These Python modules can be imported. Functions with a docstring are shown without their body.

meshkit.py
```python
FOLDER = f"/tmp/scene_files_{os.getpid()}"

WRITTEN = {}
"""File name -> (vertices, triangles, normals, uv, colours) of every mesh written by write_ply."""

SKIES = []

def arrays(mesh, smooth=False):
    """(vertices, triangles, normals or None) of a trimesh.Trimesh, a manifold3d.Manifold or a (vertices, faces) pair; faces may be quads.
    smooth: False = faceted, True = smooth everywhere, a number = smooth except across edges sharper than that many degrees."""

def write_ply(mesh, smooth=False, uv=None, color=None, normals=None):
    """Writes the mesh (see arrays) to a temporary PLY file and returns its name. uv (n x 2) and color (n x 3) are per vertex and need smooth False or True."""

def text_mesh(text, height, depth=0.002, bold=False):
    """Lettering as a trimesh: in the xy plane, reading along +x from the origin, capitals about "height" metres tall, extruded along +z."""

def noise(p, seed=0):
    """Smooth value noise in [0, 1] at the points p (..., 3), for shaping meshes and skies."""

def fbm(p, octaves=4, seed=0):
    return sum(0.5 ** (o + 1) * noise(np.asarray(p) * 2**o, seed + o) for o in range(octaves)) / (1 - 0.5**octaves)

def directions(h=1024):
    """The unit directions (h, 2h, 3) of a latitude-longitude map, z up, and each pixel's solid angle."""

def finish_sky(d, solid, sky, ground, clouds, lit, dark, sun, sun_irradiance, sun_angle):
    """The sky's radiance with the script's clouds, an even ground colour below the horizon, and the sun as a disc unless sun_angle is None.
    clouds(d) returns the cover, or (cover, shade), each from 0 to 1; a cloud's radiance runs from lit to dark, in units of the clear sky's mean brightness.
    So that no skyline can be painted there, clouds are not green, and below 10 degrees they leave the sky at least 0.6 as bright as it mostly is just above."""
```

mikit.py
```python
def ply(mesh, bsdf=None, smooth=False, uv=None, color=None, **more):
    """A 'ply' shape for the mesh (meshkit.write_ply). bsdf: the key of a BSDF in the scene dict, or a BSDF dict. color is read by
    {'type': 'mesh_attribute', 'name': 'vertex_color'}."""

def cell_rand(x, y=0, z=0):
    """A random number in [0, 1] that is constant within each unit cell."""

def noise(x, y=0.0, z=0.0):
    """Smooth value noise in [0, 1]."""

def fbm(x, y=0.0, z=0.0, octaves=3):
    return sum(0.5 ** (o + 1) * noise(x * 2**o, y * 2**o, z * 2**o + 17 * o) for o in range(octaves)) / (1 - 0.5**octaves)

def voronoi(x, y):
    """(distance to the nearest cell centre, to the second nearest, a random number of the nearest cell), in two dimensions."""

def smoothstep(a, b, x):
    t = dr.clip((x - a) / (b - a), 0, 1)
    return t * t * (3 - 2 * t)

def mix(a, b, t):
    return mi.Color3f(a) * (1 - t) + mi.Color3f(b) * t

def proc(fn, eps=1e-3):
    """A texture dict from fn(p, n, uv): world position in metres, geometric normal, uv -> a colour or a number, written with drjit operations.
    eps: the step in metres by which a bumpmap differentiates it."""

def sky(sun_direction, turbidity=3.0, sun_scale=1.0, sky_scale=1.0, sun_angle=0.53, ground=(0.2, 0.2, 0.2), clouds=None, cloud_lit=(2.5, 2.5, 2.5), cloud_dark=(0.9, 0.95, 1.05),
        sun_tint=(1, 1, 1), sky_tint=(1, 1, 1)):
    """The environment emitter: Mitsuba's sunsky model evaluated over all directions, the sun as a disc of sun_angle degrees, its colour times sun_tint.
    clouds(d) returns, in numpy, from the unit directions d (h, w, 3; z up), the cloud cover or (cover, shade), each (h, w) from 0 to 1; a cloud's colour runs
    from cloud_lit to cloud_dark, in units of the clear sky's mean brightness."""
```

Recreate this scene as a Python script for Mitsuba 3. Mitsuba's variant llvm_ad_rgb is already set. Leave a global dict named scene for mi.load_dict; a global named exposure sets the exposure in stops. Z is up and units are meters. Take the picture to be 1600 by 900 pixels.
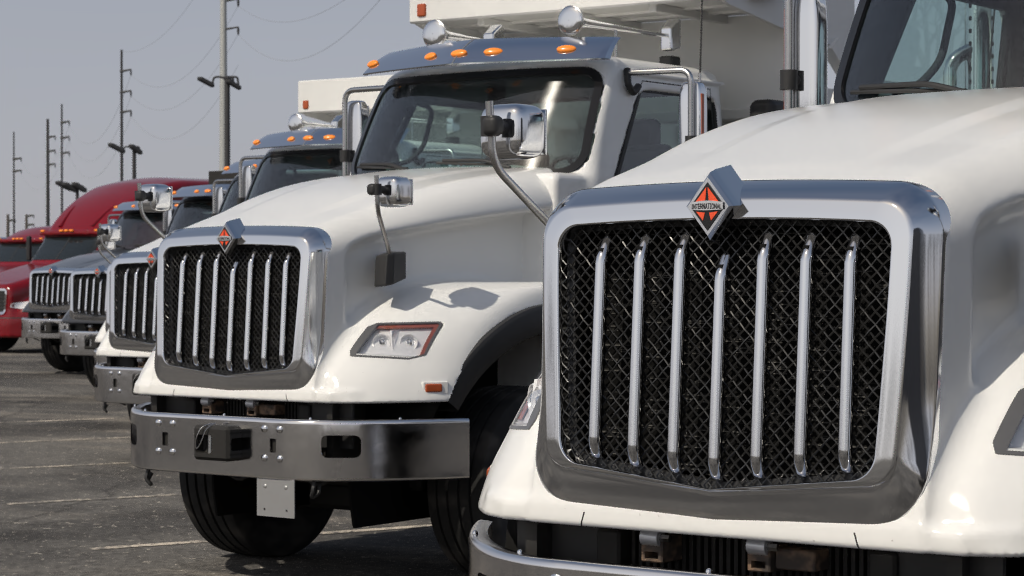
import math
import numpy as np
import trimesh
import manifold3d as m3
import shapely
from shapely.geometry import Polygon, LineString, Point
from scipy.spatial import Delaunay
from scipy.interpolate import PchipInterpolator
import drjit as dr
import mitsuba as mi
import mikit
import meshkit
from mikit import ply, proc, noise, fbm, smoothstep, mix

T = mi.ScalarTransform4f
scene, labels = {}, {}
rng = np.random.default_rng(7)

# ------------------------------------------------------------------ camera, sky, exposure
CAM_H = 1.79
scene['camera'] = {'type': 'thinlens', 'fov': 2 * math.degrees(math.atan(800 / 3500)), 'fov_axis': 'x',
                   'to_world': T().look_at(origin=[0, 0, CAM_H], target=[0, 10, CAM_H - 10 * 30 / 3500], up=[0, 0, 1]),
                   'aperture_radius': 0.0038, 'focus_distance': 7.5, 'near_clip': 0.1, 'far_clip': 4000.0}
SUN = (-0.517, -0.489, 0.70)


def thin_cloud(d):
    n = meshkit.fbm(np.stack([d[..., 0] * 2.2, d[..., 1] * 2.2, d[..., 2] * 5.0], -1), 4, 3)
    low = np.clip(1 - d[..., 2], 0, 1) ** 2.2
    return np.clip(0.06 + 0.72 * low + 0.30 * (n - 0.5), 0, 0.92), np.clip(1 - ((1 + d @ (np.array(SUN) / np.linalg.norm(SUN))) / 2) ** 3 + 0.3 * (n - 0.5), 0, 1)


scene['sky'] = mikit.sky(SUN, turbidity=4.5, clouds=thin_cloud, cloud_lit=(3.1, 3.1, 3.25), cloud_dark=(1.42, 1.40, 1.56), sky_tint=(1.20, 1.03, 0.90), sun_tint=(0.89, 1.0, 1.16))
exposure = 1.30


# ------------------------------------------------------------------ materials
def principled(c, rough=0.4, **k):
    return {'type': 'twosided', 'b': {'type': 'principled', 'base_color': c if isinstance(c, dict) else {'type': 'rgb', 'value': list(c)}, 'roughness': rough, **k}}


def coat(c, alpha):
    return {'type': 'twosided', 'b': {'type': 'roughplastic', 'alpha': alpha, 'int_ior': 1.52, 'nonlinear': False, 'diffuse_reflectance': c if isinstance(c, dict) else {'type': 'rgb', 'value': list(c)}}}


def metal(name, alpha, tint):
    return {'type': 'twosided', 'b': {'type': 'roughconductor', 'material': 'none', 'alpha': alpha, 'specular_reflectance': {'type': 'rgb', 'value': list(tint)}}}


def paint_col(p, n, uv):
    a = fbm(p.x * 1.7, p.y * 1.7, p.z * 2.3, 3)
    b = noise(p.x * 60, p.y * 60, p.z * 60)
    dust = smoothstep(1.5, 0.9, p.z) * 0.04 + 0.03 * smoothstep(0.5, 0.8, a)
    c = mix((0.80, 0.80, 0.785), (0.60, 0.565, 0.50), dust)
    speck = smoothstep(0.955, 0.97, b) * smoothstep(1.6, 1.0, p.z)
    return mix(c, (0.25, 0.2, 0.16), speck * 0.5)


def dark_fins(p, n, uv):
    row = mikit.cell_rand(dr.floor(p.z / 0.006), dr.floor((p.x * 0.8 + p.y * 0.6) / 0.022), 5)
    ridge = 0.5 + 0.5 * dr.sin(p.z * 2 * math.pi / 0.006)
    return mix((0.004, 0.004, 0.004), (0.13, 0.128, 0.122), smoothstep(0.80, 0.97, row) * ridge)


def asphalt_col(p, n, uv):
    big = fbm(p.x * 0.16 + 3, p.y * 0.16 + 1, 0, 4)
    mid = fbm(p.x * 0.9, p.y * 0.9, 2.0, 4)
    streak = fbm(p.x * 0.35 - p.y * 0.22, p.x * 1.1 + p.y * 1.9, 4.0, 4)
    grit = noise(p.x * 70, p.y * 70, 1.0)
    grit2 = noise(p.x * 160, p.y * 160, 4.0)
    c = mix((0.080, 0.077, 0.075), (0.135, 0.129, 0.122), smoothstep(0.35, 0.7, mid))
    c = mix(c, (0.215, 0.195, 0.172), smoothstep(0.50, 0.76, streak) * 0.7)
    c = mix(c, (0.185, 0.172, 0.155), smoothstep(0.50, 0.66, big) * 0.4)
    # old oil and sealer patches
    st = fbm(p.x * 0.4 + 11, p.y * 0.4 + 5, 9.0, 3)
    c = mix(c, (0.030, 0.029, 0.030), smoothstep(0.60, 0.72, st) * 0.7)
    c = c * (0.30 + 0.32 * grit + 0.45 * noise(p.x * 26, p.y * 26, 6.0))
    # hairline cracks along cell borders
    wx, wy = p.x + 0.5 * fbm(p.x * 1.3, p.y * 1.3, 2.0, 3), p.y + 0.5 * fbm(p.x * 1.3, p.y * 1.3, 8.0, 3)
    f1, f2, _ = mikit.voronoi(wx * 0.33, wy * 0.33)
    crack = smoothstep(0.020, 0.006, f2 - f1) * smoothstep(0.4, 0.55, fbm(p.x * 0.3, p.y * 0.3, 5.0, 2))
    c = mix(c, (0.018, 0.017, 0.017), crack * 0.5)
    pebble = smoothstep(0.84, 0.92, grit2) * 0.55
    chip = smoothstep(0.90, 0.94, noise(p.x * 28, p.y * 28, 12.0)) * 0.6
    return mix(mix(c, (0.40, 0.36, 0.31), pebble), (0.45, 0.41, 0.36), chip)


def asphalt_bump(p, n, uv):
    return 0.6 * noise(p.x * 110, p.y * 110, 0.0) + 1.5 * noise(p.x * 26, p.y * 26, 3.0)


def stripe_col(p, n, uv):
    wear = 0.55 * fbm(p.x * 3.1, p.y * 3.1, 1.0, 4) + 0.45 * noise(p.x * 45, p.y * 45, 0.0)
    old = fbm(p.x * 0.5, p.y * 0.5, 6.0, 2)
    return mix((0.44, 0.39, 0.33), (0.11, 0.105, 0.10), smoothstep(0.40, 0.62, wear * 0.75 + old * 0.35))


def bare_ground_col(p, n, uv):
    return mix((0.16, 0.14, 0.10), (0.22, 0.20, 0.15), fbm(p.x * 0.05, p.y * 0.05, 0, 4))


def tyre_col(p, n, uv):
    a = fbm(p.x * 6, p.y * 6, p.z * 6, 3)
    return mix((0.018, 0.018, 0.018), (0.06, 0.055, 0.05), smoothstep(0.45, 0.8, a))


def rust_col(p, n, uv):
    a = fbm(p.x * 25, p.y * 25, p.z * 25, 3)
    return mix((0.05, 0.04, 0.035), (0.20, 0.13, 0.085), smoothstep(0.35, 0.7, a))


def bumper_alpha(p, n, uv):
    return 0.012 + 0.035 * fbm(p.x * 2.0, p.y * 2.0, p.z * 9.0, 3)


def aluminium_bump(p, n, uv):
    return noise(p.x * 5, p.y * 5, p.z * 7) + 0.25 * noise(p.x * 17, p.y * 17, p.z * 23)


B = {
    'white_paint': coat(proc(paint_col), 0.05),
    'body_white': coat((0.72, 0.72, 0.705), 0.16),
    'grey_paint': coat((0.045, 0.048, 0.058), 0.05),
    'red_paint': coat((0.17, 0.004, 0.009), 0.05),
    'chrome': metal('Cr', 0.012, (.78, .79, .81)),
    'polished_steel': metal('Cr', 0.02, (.76, .77, .79)),
    'bumper_metal': {'type': 'twosided', 'b': {'type': 'bumpmap', 'scale': 0.0012, 't': proc(aluminium_bump, 0.01), 'b': {'type': 'roughconductor', 'material': 'none', 'alpha': proc(bumper_alpha), 'specular_reflectance': {'type': 'rgb', 'value': [.80, .79, .79]}}}},
    'visor_steel': metal('Cr', 0.03, (.78, .79, .83)),
    'steel_tube': metal('Cr', 0.14, (.58, .57, .56)),
    'aluminium_plate': principled((0.42, 0.42, 0.42), 0.45, metallic=0.7),
    'lamp_trim': principled((0.10, 0.10, 0.105), 0.3, specular=0.5),
    'black_plastic': principled((0.022, 0.022, 0.023), 0.5, specular=0.45),
    'black_gloss': principled((0.010, 0.010, 0.011), 0.16, specular=0.5),
    'wire_black': principled((0.016, 0.016, 0.016), 0.30, specular=0.6),
    'liner': principled((0.010, 0.010, 0.010), 0.8, specular=0.1),
    'radiator_core': principled(proc(dark_fins), 0.7, specular=0.08),
    'rubber': principled(proc(tyre_col), 0.75, specular=0.25),
    'frame_black': principled((0.022, 0.021, 0.020), 0.6, specular=0.3),
    'rusty': principled(proc(rust_col), 0.8),
    'interior': principled((0.045, 0.047, 0.052), 0.75, specular=0.2),
    'seat_fabric': principled((0.05, 0.05, 0.055), 0.9, specular=0.1),
    'amber': principled((0.95, 0.27, 0.025), 0.22, specular=0.5, clearcoat=0.8),
    'amber_dark': principled((0.34, 0.06, 0.012), 0.2, specular=0.5, clearcoat=0.8),
    'orange_red': principled((0.78, 0.085, 0.028), 0.4),
    'lamp_red': principled((0.30, 0.085, 0.06), 0.2, specular=0.5),
    'reflector': principled((0.86, 0.86, 0.87), 0.22, metallic=0.25),
    'emblem_silver': principled((0.62, 0.63, 0.66), 0.35, metallic=0.6),
    'blue_sticker': principled((0.03, 0.07, 0.35), 0.5),
    'glass': {'type': 'thindielectric', 'int_ior': 1.5, 'specular_transmittance': {'type': 'rgb', 'value': [0.70, 0.83, 0.81]}},
    'dark_glass': principled((0.012, 0.016, 0.018), 0.08, specular=0.6),
    'windshield_glass': {'type': 'blendbsdf', 'weight': 0.032,
                         'a': {'type': 'thindielectric', 'int_ior': 1.5, 'specular_transmittance': {'type': 'rgb', 'value': [0.66, 0.80, 0.78]}},
                         'b': {'type': 'twosided', 'b': {'type': 'roughconductor', 'material': 'none', 'alpha_u': 0.022, 'alpha_v': 0.26, 'specular_reflectance': {'type': 'rgb', 'value': [0.9, 0.9, 0.9]}}}},
    'clear_lens': {'type': 'thindielectric', 'int_ior': 1.48, 'specular_transmittance': {'type': 'rgb', 'value': [0.93, 0.93, 0.93]}},
    'pole_steel': principled((0.42, 0.43, 0.42), 0.55, specular=0.3, metallic=0.3),
    'pole_dark': principled((0.045, 0.045, 0.048), 0.55, specular=0.3),
    'pole_wood': principled((0.11, 0.10, 0.095), 0.85, specular=0.1),
    'wire': principled((0.20, 0.20, 0.21), 0.6),
    'bark': principled((0.07, 0.058, 0.048), 0.9, specular=0.1),
    'asphalt': {'type': 'twosided', 'b': {'type': 'bumpmap', 'scale': 0.004, 't': proc(asphalt_bump, 0.002), 'b': {'type': 'principled', 'base_color': proc(asphalt_col), 'roughness': 0.85, 'specular': 0.25}}},
    'stripe': principled(proc(stripe_col), 0.8, specular=0.2),
    'bare_ground': principled(proc(bare_ground_col), 0.95, specular=0.1),
}
scene.update(B)


# ------------------------------------------------------------------ mesh helpers
def cat(*ms):
    return trimesh.util.concatenate([m for m in ms])


def fromvf(v, f):
    v, f = np.asarray(v, float), np.asarray(f, int)
    if f.shape[1] == 4:
        f = np.vstack([f[:, [0, 1, 2]], f[:, [0, 2, 3]]])
    return trimesh.Trimesh(v, f, process=False)


def frommf(m):
    k = m.to_mesh()
    return trimesh.Trimesh(np.array(k.vert_properties)[:, :3], np.array(k.tri_verts), process=False)


def tomf(t):
    return m3.Manifold(m3.Mesh(np.asarray(t.vertices, np.float32), np.asarray(t.faces, np.uint32)))


def mirx(m):
    m = m.copy()
    v = np.array(m.vertices)
    v[:, 0] *= -1
    return trimesh.Trimesh(v, np.array(m.faces)[:, ::-1], process=False)


def box(x0, x1, y0, y1, z0, z1, b=0.0):
    c = [[x, y, z] for x in (x0, x1) for y in (y0, y1) for z in (z0, z1)]
    if b <= 0:
        m = trimesh.creation.box(extents=[x1 - x0, y1 - y0, z1 - z0])
        m.apply_translation([(x0 + x1) / 2, (y0 + y1) / 2, (z0 + z1) / 2])
        return m
    pts = []
    for x, y, z in c:
        sx, sy, sz = (1 if x == x0 else -1), (1 if y == y0 else -1), (1 if z == z0 else -1)
        pts += [[x + b * sx, y + b * sy, z], [x + b * sx, y, z + b * sz], [x, y + b * sy, z + b * sz]]
    return trimesh.convex.convex_hull(np.array(pts))


def rbox(c, size, r, seg=4):
    """Rounded box: hull of spheres."""
    s = trimesh.creation.uv_sphere(r, count=[2 * seg, 4 * seg]).vertices
    h = np.array(size) / 2 - r
    pts = np.vstack([s + np.array(c) + h * np.array([i, j, k]) for i in (-1, 1) for j in (-1, 1) for k in (-1, 1)])
    return trimesh.convex.convex_hull(pts)


def hull(pts):
    return trimesh.convex.convex_hull(np.array(pts, float))


def hull_r(r, pts):
    s = trimesh.creation.uv_sphere(r, count=[6, 10]).vertices
    return trimesh.convex.convex_hull(np.vstack([s + np.array(p) for p in pts]))


def superbox(c, size, n=4.0, seg=28):
    """A box with softly rounded faces and edges."""
    th, ph = np.linspace(-np.pi / 2, np.pi / 2, seg + 1), np.linspace(0, 2 * np.pi, 2 * seg, endpoint=False)
    TH, PH = np.meshgrid(th, ph, indexing='ij')
    pw = lambda q: np.sign(q) * np.abs(q) ** (2.0 / n)
    P = np.stack([pw(np.cos(TH)) * pw(np.cos(PH)), pw(np.cos(TH)) * pw(np.sin(PH)), pw(np.sin(TH))], -1) * np.array(size) / 2 + np.array(c)
    a, b = P.shape[:2]
    i, j = np.meshgrid(np.arange(a - 1), np.arange(b), indexing='ij')
    q = np.stack([i * b + j, i * b + (j + 1) % b, (i + 1) * b + (j + 1) % b, (i + 1) * b + j], -1).reshape(-1, 4)
    return fromvf(P.reshape(-1, 3), q)


def smooth_path(pts, r=0.05, n=6):
    """Fillet the corners of a polyline."""
    p = [np.array(q, float) for q in pts]
    out = [p[0]]
    for a, b, c in zip(p[:-2], p[1:-1], p[2:]):
        d1, d2 = a - b, c - b
        l1, l2 = np.linalg.norm(d1), np.linalg.norm(d2)
        k = min(r, 0.45 * l1, 0.45 * l2)
        s, e = b + d1 / l1 * k, b + d2 / l2 * k
        for t in np.linspace(0, 1, n):
            out.append((1 - t) ** 2 * s + 2 * t * (1 - t) * b + t * t * e)
    out.append(p[-1])
    return np.array(out)


def tube(points, r, sides=12, cap=True):
    p = np.asarray(points, float)
    n = len(p)
    rr = np.broadcast_to(r, (n,))
    t = np.gradient(p, axis=0)
    t /= np.linalg.norm(t, axis=1, keepdims=True) + 1e-12
    a = np.cross(t[0], [0, 0, 1.0] if abs(t[0][2]) < 0.9 else [1.0, 0, 0])
    a /= np.linalg.norm(a)
    A = []
    for i in range(n):
        a = a - t[i] * (a @ t[i])
        a /= np.linalg.norm(a)
        A.append(a)
    A = np.array(A)
    Bv = np.cross(t, A)
    ang = np.arange(sides) * 2 * np.pi / sides
    v = p[:, None] + rr[:, None, None] * (np.cos(ang)[None, :, None] * A[:, None] + np.sin(ang)[None, :, None] * Bv[:, None])
    v = v.reshape(-1, 3)
    f = []
    i, j = np.meshgrid(np.arange(n - 1), np.arange(sides), indexing='ij')
    q = np.stack([i * sides + j, i * sides + (j + 1) % sides, (i + 1) * sides + (j + 1) % sides, (i + 1) * sides + j], -1).reshape(-1, 4)
    f = np.vstack([q[:, [0, 1, 2]], q[:, [0, 2, 3]]])
    if cap:
        v = np.vstack([v, p[:1], p[-1:]])
        k = np.arange(sides)
        c0 = np.stack([k * 0 + n * sides, (k + 1) % sides, k], 1)
        c1 = np.stack([k * 0 + n * sides + 1, (n - 1) * sides + k, (n - 1) * sides + (k + 1) % sides], 1)
        f = np.vstack([f, c0, c1])
    return trimesh.Trimesh(v, f, process=False)


def cyl(a, b, r, sides=16):
    return tube([a, b], r, sides)


def lathe(profile, n=48, axis='x', c=(0, 0, 0), arc=(0, 2 * np.pi)):
    """profile rows (along axis, radius)."""
    pr = np.array(profile, float)
    full = abs(arc[1] - arc[0] - 2 * np.pi) < 1e-6
    ang = np.linspace(arc[0], arc[1], n, endpoint=not full)
    m = len(pr)
    cs, sn = np.cos(ang)[:, None], np.sin(ang)[:, None]
    h, r = pr[None, :, 0] + 0 * cs, pr[None, :, 1]
    if axis == 'x':
        v = np.stack([h, r * cs, r * sn], -1)
    elif axis == 'y':
        v = np.stack([r * sn, h, r * cs], -1)
    else:
        v = np.stack([r * cs, r * sn, h], -1)
    v = v.reshape(-1, 3) + np.array(c)
    k = n if full else n - 1
    i, j = np.meshgrid(np.arange(k), np.arange(m - 1), indexing='ij')
    q = np.stack([i * m + j, i * m + j + 1, ((i + 1) % n) * m + j + 1, ((i + 1) % n) * m + j], -1).reshape(-1, 4)
    t = fromvf(v, q)
    return t


def sheet(fn, us, vs, thick=0.0):
    """Grid surface fn(u, v) -> xyz arrays."""
    U, V = np.meshgrid(us, vs, indexing='ij')
    P = np.stack(fn(U, V), -1)
    n, m = U.shape
    i, j = np.meshgrid(np.arange(n - 1), np.arange(m - 1), indexing='ij')
    q = np.stack([i * m + j, (i + 1) * m + j, (i + 1) * m + j + 1, i * m + j + 1], -1).reshape(-1, 4)
    t = fromvf(P.reshape(-1, 3), q)
    return solidify(t, thick) if thick else t


def solidify(t, th):
    """Shell of thickness th on the back side of an open sheet."""
    v, f = np.array(t.vertices), np.array(t.faces)
    n = trimesh.Trimesh(v, f, process=False).vertex_normals
    N = len(v)
    e = np.vstack([f[:, [0, 1]], f[:, [1, 2]], f[:, [2, 0]]])
    key = {}
    for a, b in e:
        key[(a, b)] = 1
    rim = [(a, b) for a, b in e if (b, a) not in key]
    r = np.array([[b, a, a + N, b + N] for a, b in rim])
    F = np.vstack([f, f[:, ::-1] + N, r[:, [0, 1, 2]], r[:, [0, 2, 3]]])
    return trimesh.Trimesh(np.vstack([v, v - n * th]), F, process=False)


def rpoly(pts, r, n=6):
    return Polygon(pts).buffer(-r, join_style=2).buffer(r, quad_segs=n)


def prism(poly, y0, y1):
    """Extrude an (x, z) polygon along y."""
    m = trimesh.creation.extrude_polygon(poly, y1 - y0, engine='earcut')
    v = np.array(m.vertices)
    return trimesh.Trimesh(np.stack([v[:, 0], y1 - v[:, 2], v[:, 1]], 1), m.faces, process=False)


def prism_x(poly, x0, x1):
    """Extrude a (y, z) polygon along x."""
    m = trimesh.creation.extrude_polygon(poly, x1 - x0, engine='earcut')
    v = np.array(m.vertices)
    return trimesh.Trimesh(np.stack([v[:, 2] + x0, v[:, 0], v[:, 1]], 1), m.faces, process=False)


def dome(c, n, r, h):
    """Bolt head: low dome with its axis along n."""
    n = np.array(n, float) / np.linalg.norm(n)
    k = [(0, r * 1.0), (h * 0.45, r * 0.97), (h * 0.8, r * 0.7), (h, r * 0.3), (h * 1.02, 0.0005)]
    m = lathe(k, 14, 'z')
    m.apply_transform(trimesh.geometry.align_vectors([0, 0, 1], n))
    m.apply_translation(c)
    return m


def smin(a, b, k):
    h = np.maximum(k - np.abs(a - b), 0) / k
    return np.minimum(a, b) - h * h * k * 0.25


def smax(a, b, k):
    return -smin(-a, -b, k)


def surface_nets(f, lo, hi, h, newton=2):
    ax = [np.arange(lo[i], hi[i] + h, h) for i in range(3)]
    X, Y, Z = np.meshgrid(*ax, indexing='ij')
    q = 5                                                     # coarse pass: only cells near the surface are evaluated finely
    co = [lo[i] + (np.arange(-(-len(ax[i]) // q)) * q + (q - 1) / 2) * h for i in range(3)]
    CX, CY, CZ = np.meshgrid(*co, indexing='ij')
    Cd = f(CX.ravel(), CY.ravel(), CZ.ravel()).reshape(CX.shape).astype(np.float32)
    D = Cd.repeat(q, 0).repeat(q, 1).repeat(q, 2)[:X.shape[0], :X.shape[1], :X.shape[2]].copy()
    near_ = np.abs(D) < q * h * 1.75
    D[near_] = f(X[near_], Y[near_], Z[near_])
    n = np.array(D.shape)
    S = D < 0
    c = sum(S[i:n[0] - 1 + i, j:n[1] - 1 + j, k:n[2] - 1 + k].astype(np.int8) for i in (0, 1) for j in (0, 1) for k in (0, 1))
    act = np.argwhere((c > 0) & (c < 8))
    idx = -np.ones(n - 1, np.int64)
    idx[tuple(act.T)] = np.arange(len(act))
    acc, cnt = np.zeros((len(act), 3)), np.zeros(len(act))
    cor = [(i, j, k) for i in (0, 1) for j in (0, 1) for k in (0, 1)]
    for a in cor:
        for d in range(3):
            if a[d] == 0:
                b = list(a)
                b[d] = 1
                da, db = D[tuple((act + a).T)], D[tuple((act + b).T)]
                m = (da < 0) != (db < 0)
                t = np.where(m, da / np.where(m, da - db, 1), 0)
                p = np.array(a)[None] + t[:, None] * (np.array(b) - np.array(a))[None]
                acc[m] += p[m]
                cnt[m] += 1
    P = (act + acc / cnt[:, None]) * h + np.array(lo)
    quads = []
    for d in range(3):
        u, v = (d + 1) % 3, (d + 2) % 3
        s0 = [slice(None)] * 3
        s1 = [slice(None)] * 3
        s0[d], s1[d] = slice(0, -1), slice(1, None)
        A, Bq = S[tuple(s0)], S[tuple(s1)]
        e = np.argwhere(A != Bq)
        e = e[(e[:, u] > 0) & (e[:, v] > 0) & (e[:, u] < n[u] - 1) & (e[:, v] < n[v] - 1)]
        q = []
        for du, dv in ((-1, -1), (0, -1), (0, 0), (-1, 0)):
            w = e.copy()
            w[:, u] += du
            w[:, v] += dv
            q.append(idx[tuple(w.T)])
        q = np.stack(q, 1)
        inside = A[tuple(e.T)]
        q[~inside] = q[~inside][:, ::-1]
        quads.append(q[(q >= 0).all(1)])
    Q = np.vstack(quads)
    eps = 1e-3
    for _ in range(newton):
        x, y, z = P.T
        d0 = f(x, y, z)
        g = np.stack([f(x + eps, y, z) - d0, f(x, y + eps, z) - d0, f(x, y, z + eps) - d0], 1) / eps
        g2 = np.maximum((g * g).sum(1), 0.2)
        step = np.clip(d0 / g2, -h * 0.5, h * 0.5)
        P = P - g * step[:, None] * 0.9
    return fromvf(P, Q)


def submesh(t, mask):
    f = np.array(t.faces)[mask]
    u, inv = np.unique(f, return_inverse=True)
    return trimesh.Trimesh(np.array(t.vertices)[u], inv.reshape(-1, 3), process=False)


def table(xs, ys, n=400):
    x = np.linspace(xs[0], xs[-1], n)
    y = PchipInterpolator(xs, ys)(x)
    return lambda q: np.interp(q, x, y)


# ------------------------------------------------------------------ thing collector
class Thing:
    def __init__(self):
        self.parts = []
        self.names = {}

    def add(self, name, mesh, bsdf, smooth=32, group='body', kind=None, label=None, uv=None):
        """name may be 'holder__piece'; repeats are numbered."""
        k = self.names.get(name, 0)
        self.names[name] = k + 1
        full = name if k == 0 else f'{name}_{k:03d}'
        self.parts.append((full, ply(mesh, bsdf, smooth, uv=uv), group, kind, label))
        return full

    def put(self, key, label, category, M, group=None, shifts=None, swap=None, skip=(), smap=None):
        labels[key] = {'label': label, 'category': category}
        if group:
            labels[key]['group'] = group
        for full, shape, g, kind, lab in self.parts:
            if any(full.startswith(s) for s in skip):
                continue
            s = dict(shape)
            m = M
            if shifts and g in shifts:
                m = M @ shifts[g]
            s['to_world'] = m
            if swap and s['bsdf']['id'] in swap:
                s['bsdf'] = {'type': 'ref', 'id': swap[s['bsdf']['id']]}
            scene[f'{key}__{full}'] = s
            if kind or lab:
                e = labels.setdefault(f'{key}__{full}', {})
                if kind:
                    e['kind'] = kind
                if lab:
                    e['label'] = lab


def place(x, y, deg=-36.1, z=0.0):
    return T().translate([x, y, z]).rotate([0, 0, 1], deg)


# ------------------------------------------------------------------ truck shape functions (local: x to the truck's left, y to its rear, z up)
def rear_y(z):
    t = np.clip((z - 1.10) / .38, 0, 1)
    return .030 + .048 * t * t * (3 - 2 * t)


def lean(z):
    return 0.062 * (z - 1.2)


W_T = table([0, .1, .2, .35, .6, 1.0, 1.5, 2.0, 2.3], [.610, .618, .632, .658, .712, .80, .89, .955, .97])
ZT_T = table([0, .1, .18, .4, .9, 1.3, 1.75, 2.3], [2.00, 2.02, 2.043, 2.11, 2.255, 2.34, 2.40, 2.445])
R_T = table([0, .2, .6, 2.3], [.15, .16, .20, .24])
ZS_T = table([0, .1, .235, .45, .7, 1.27, 2.0, 2.4], [1.74, 1.80, 1.87, 1.955, 2.0, 2.08, 2.155, 2.19])
ZF_T = table([-.4, -.05, 0, .05, .11, .21, .34, .52, .75, 1.0, 1.3, 1.6, 2.3], [.3, 1.02, 1.12, 1.20, 1.275, 1.395, 1.51, 1.61, 1.685, 1.715, 1.712, 1.67, 1.55])
XO_T = table([-.3, .0, .05, .15, .3, .5, .8, 1.3, 2.4], [.5, .74, .81, .95, 1.08, 1.165, 1.20, 1.215, 1.215])
SH_T = table([-.2, .5, .6, .7, .8, .9, 1.0, 1.1, 1.15, 1.2, 1.30], [0, 0, .005, .03, .095, .19, .32, .48, .60, .80, 1.4])
XB_T = table([.3, .56, .74, .92, 1.2, 1.5, 2.6], [.96, 1.085, 1.135, 1.175, 1.205, 1.213, 1.213])
ARCH_Y, ARCH_Z, ARCH_R = 1.38, 0.615, 0.955


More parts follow.
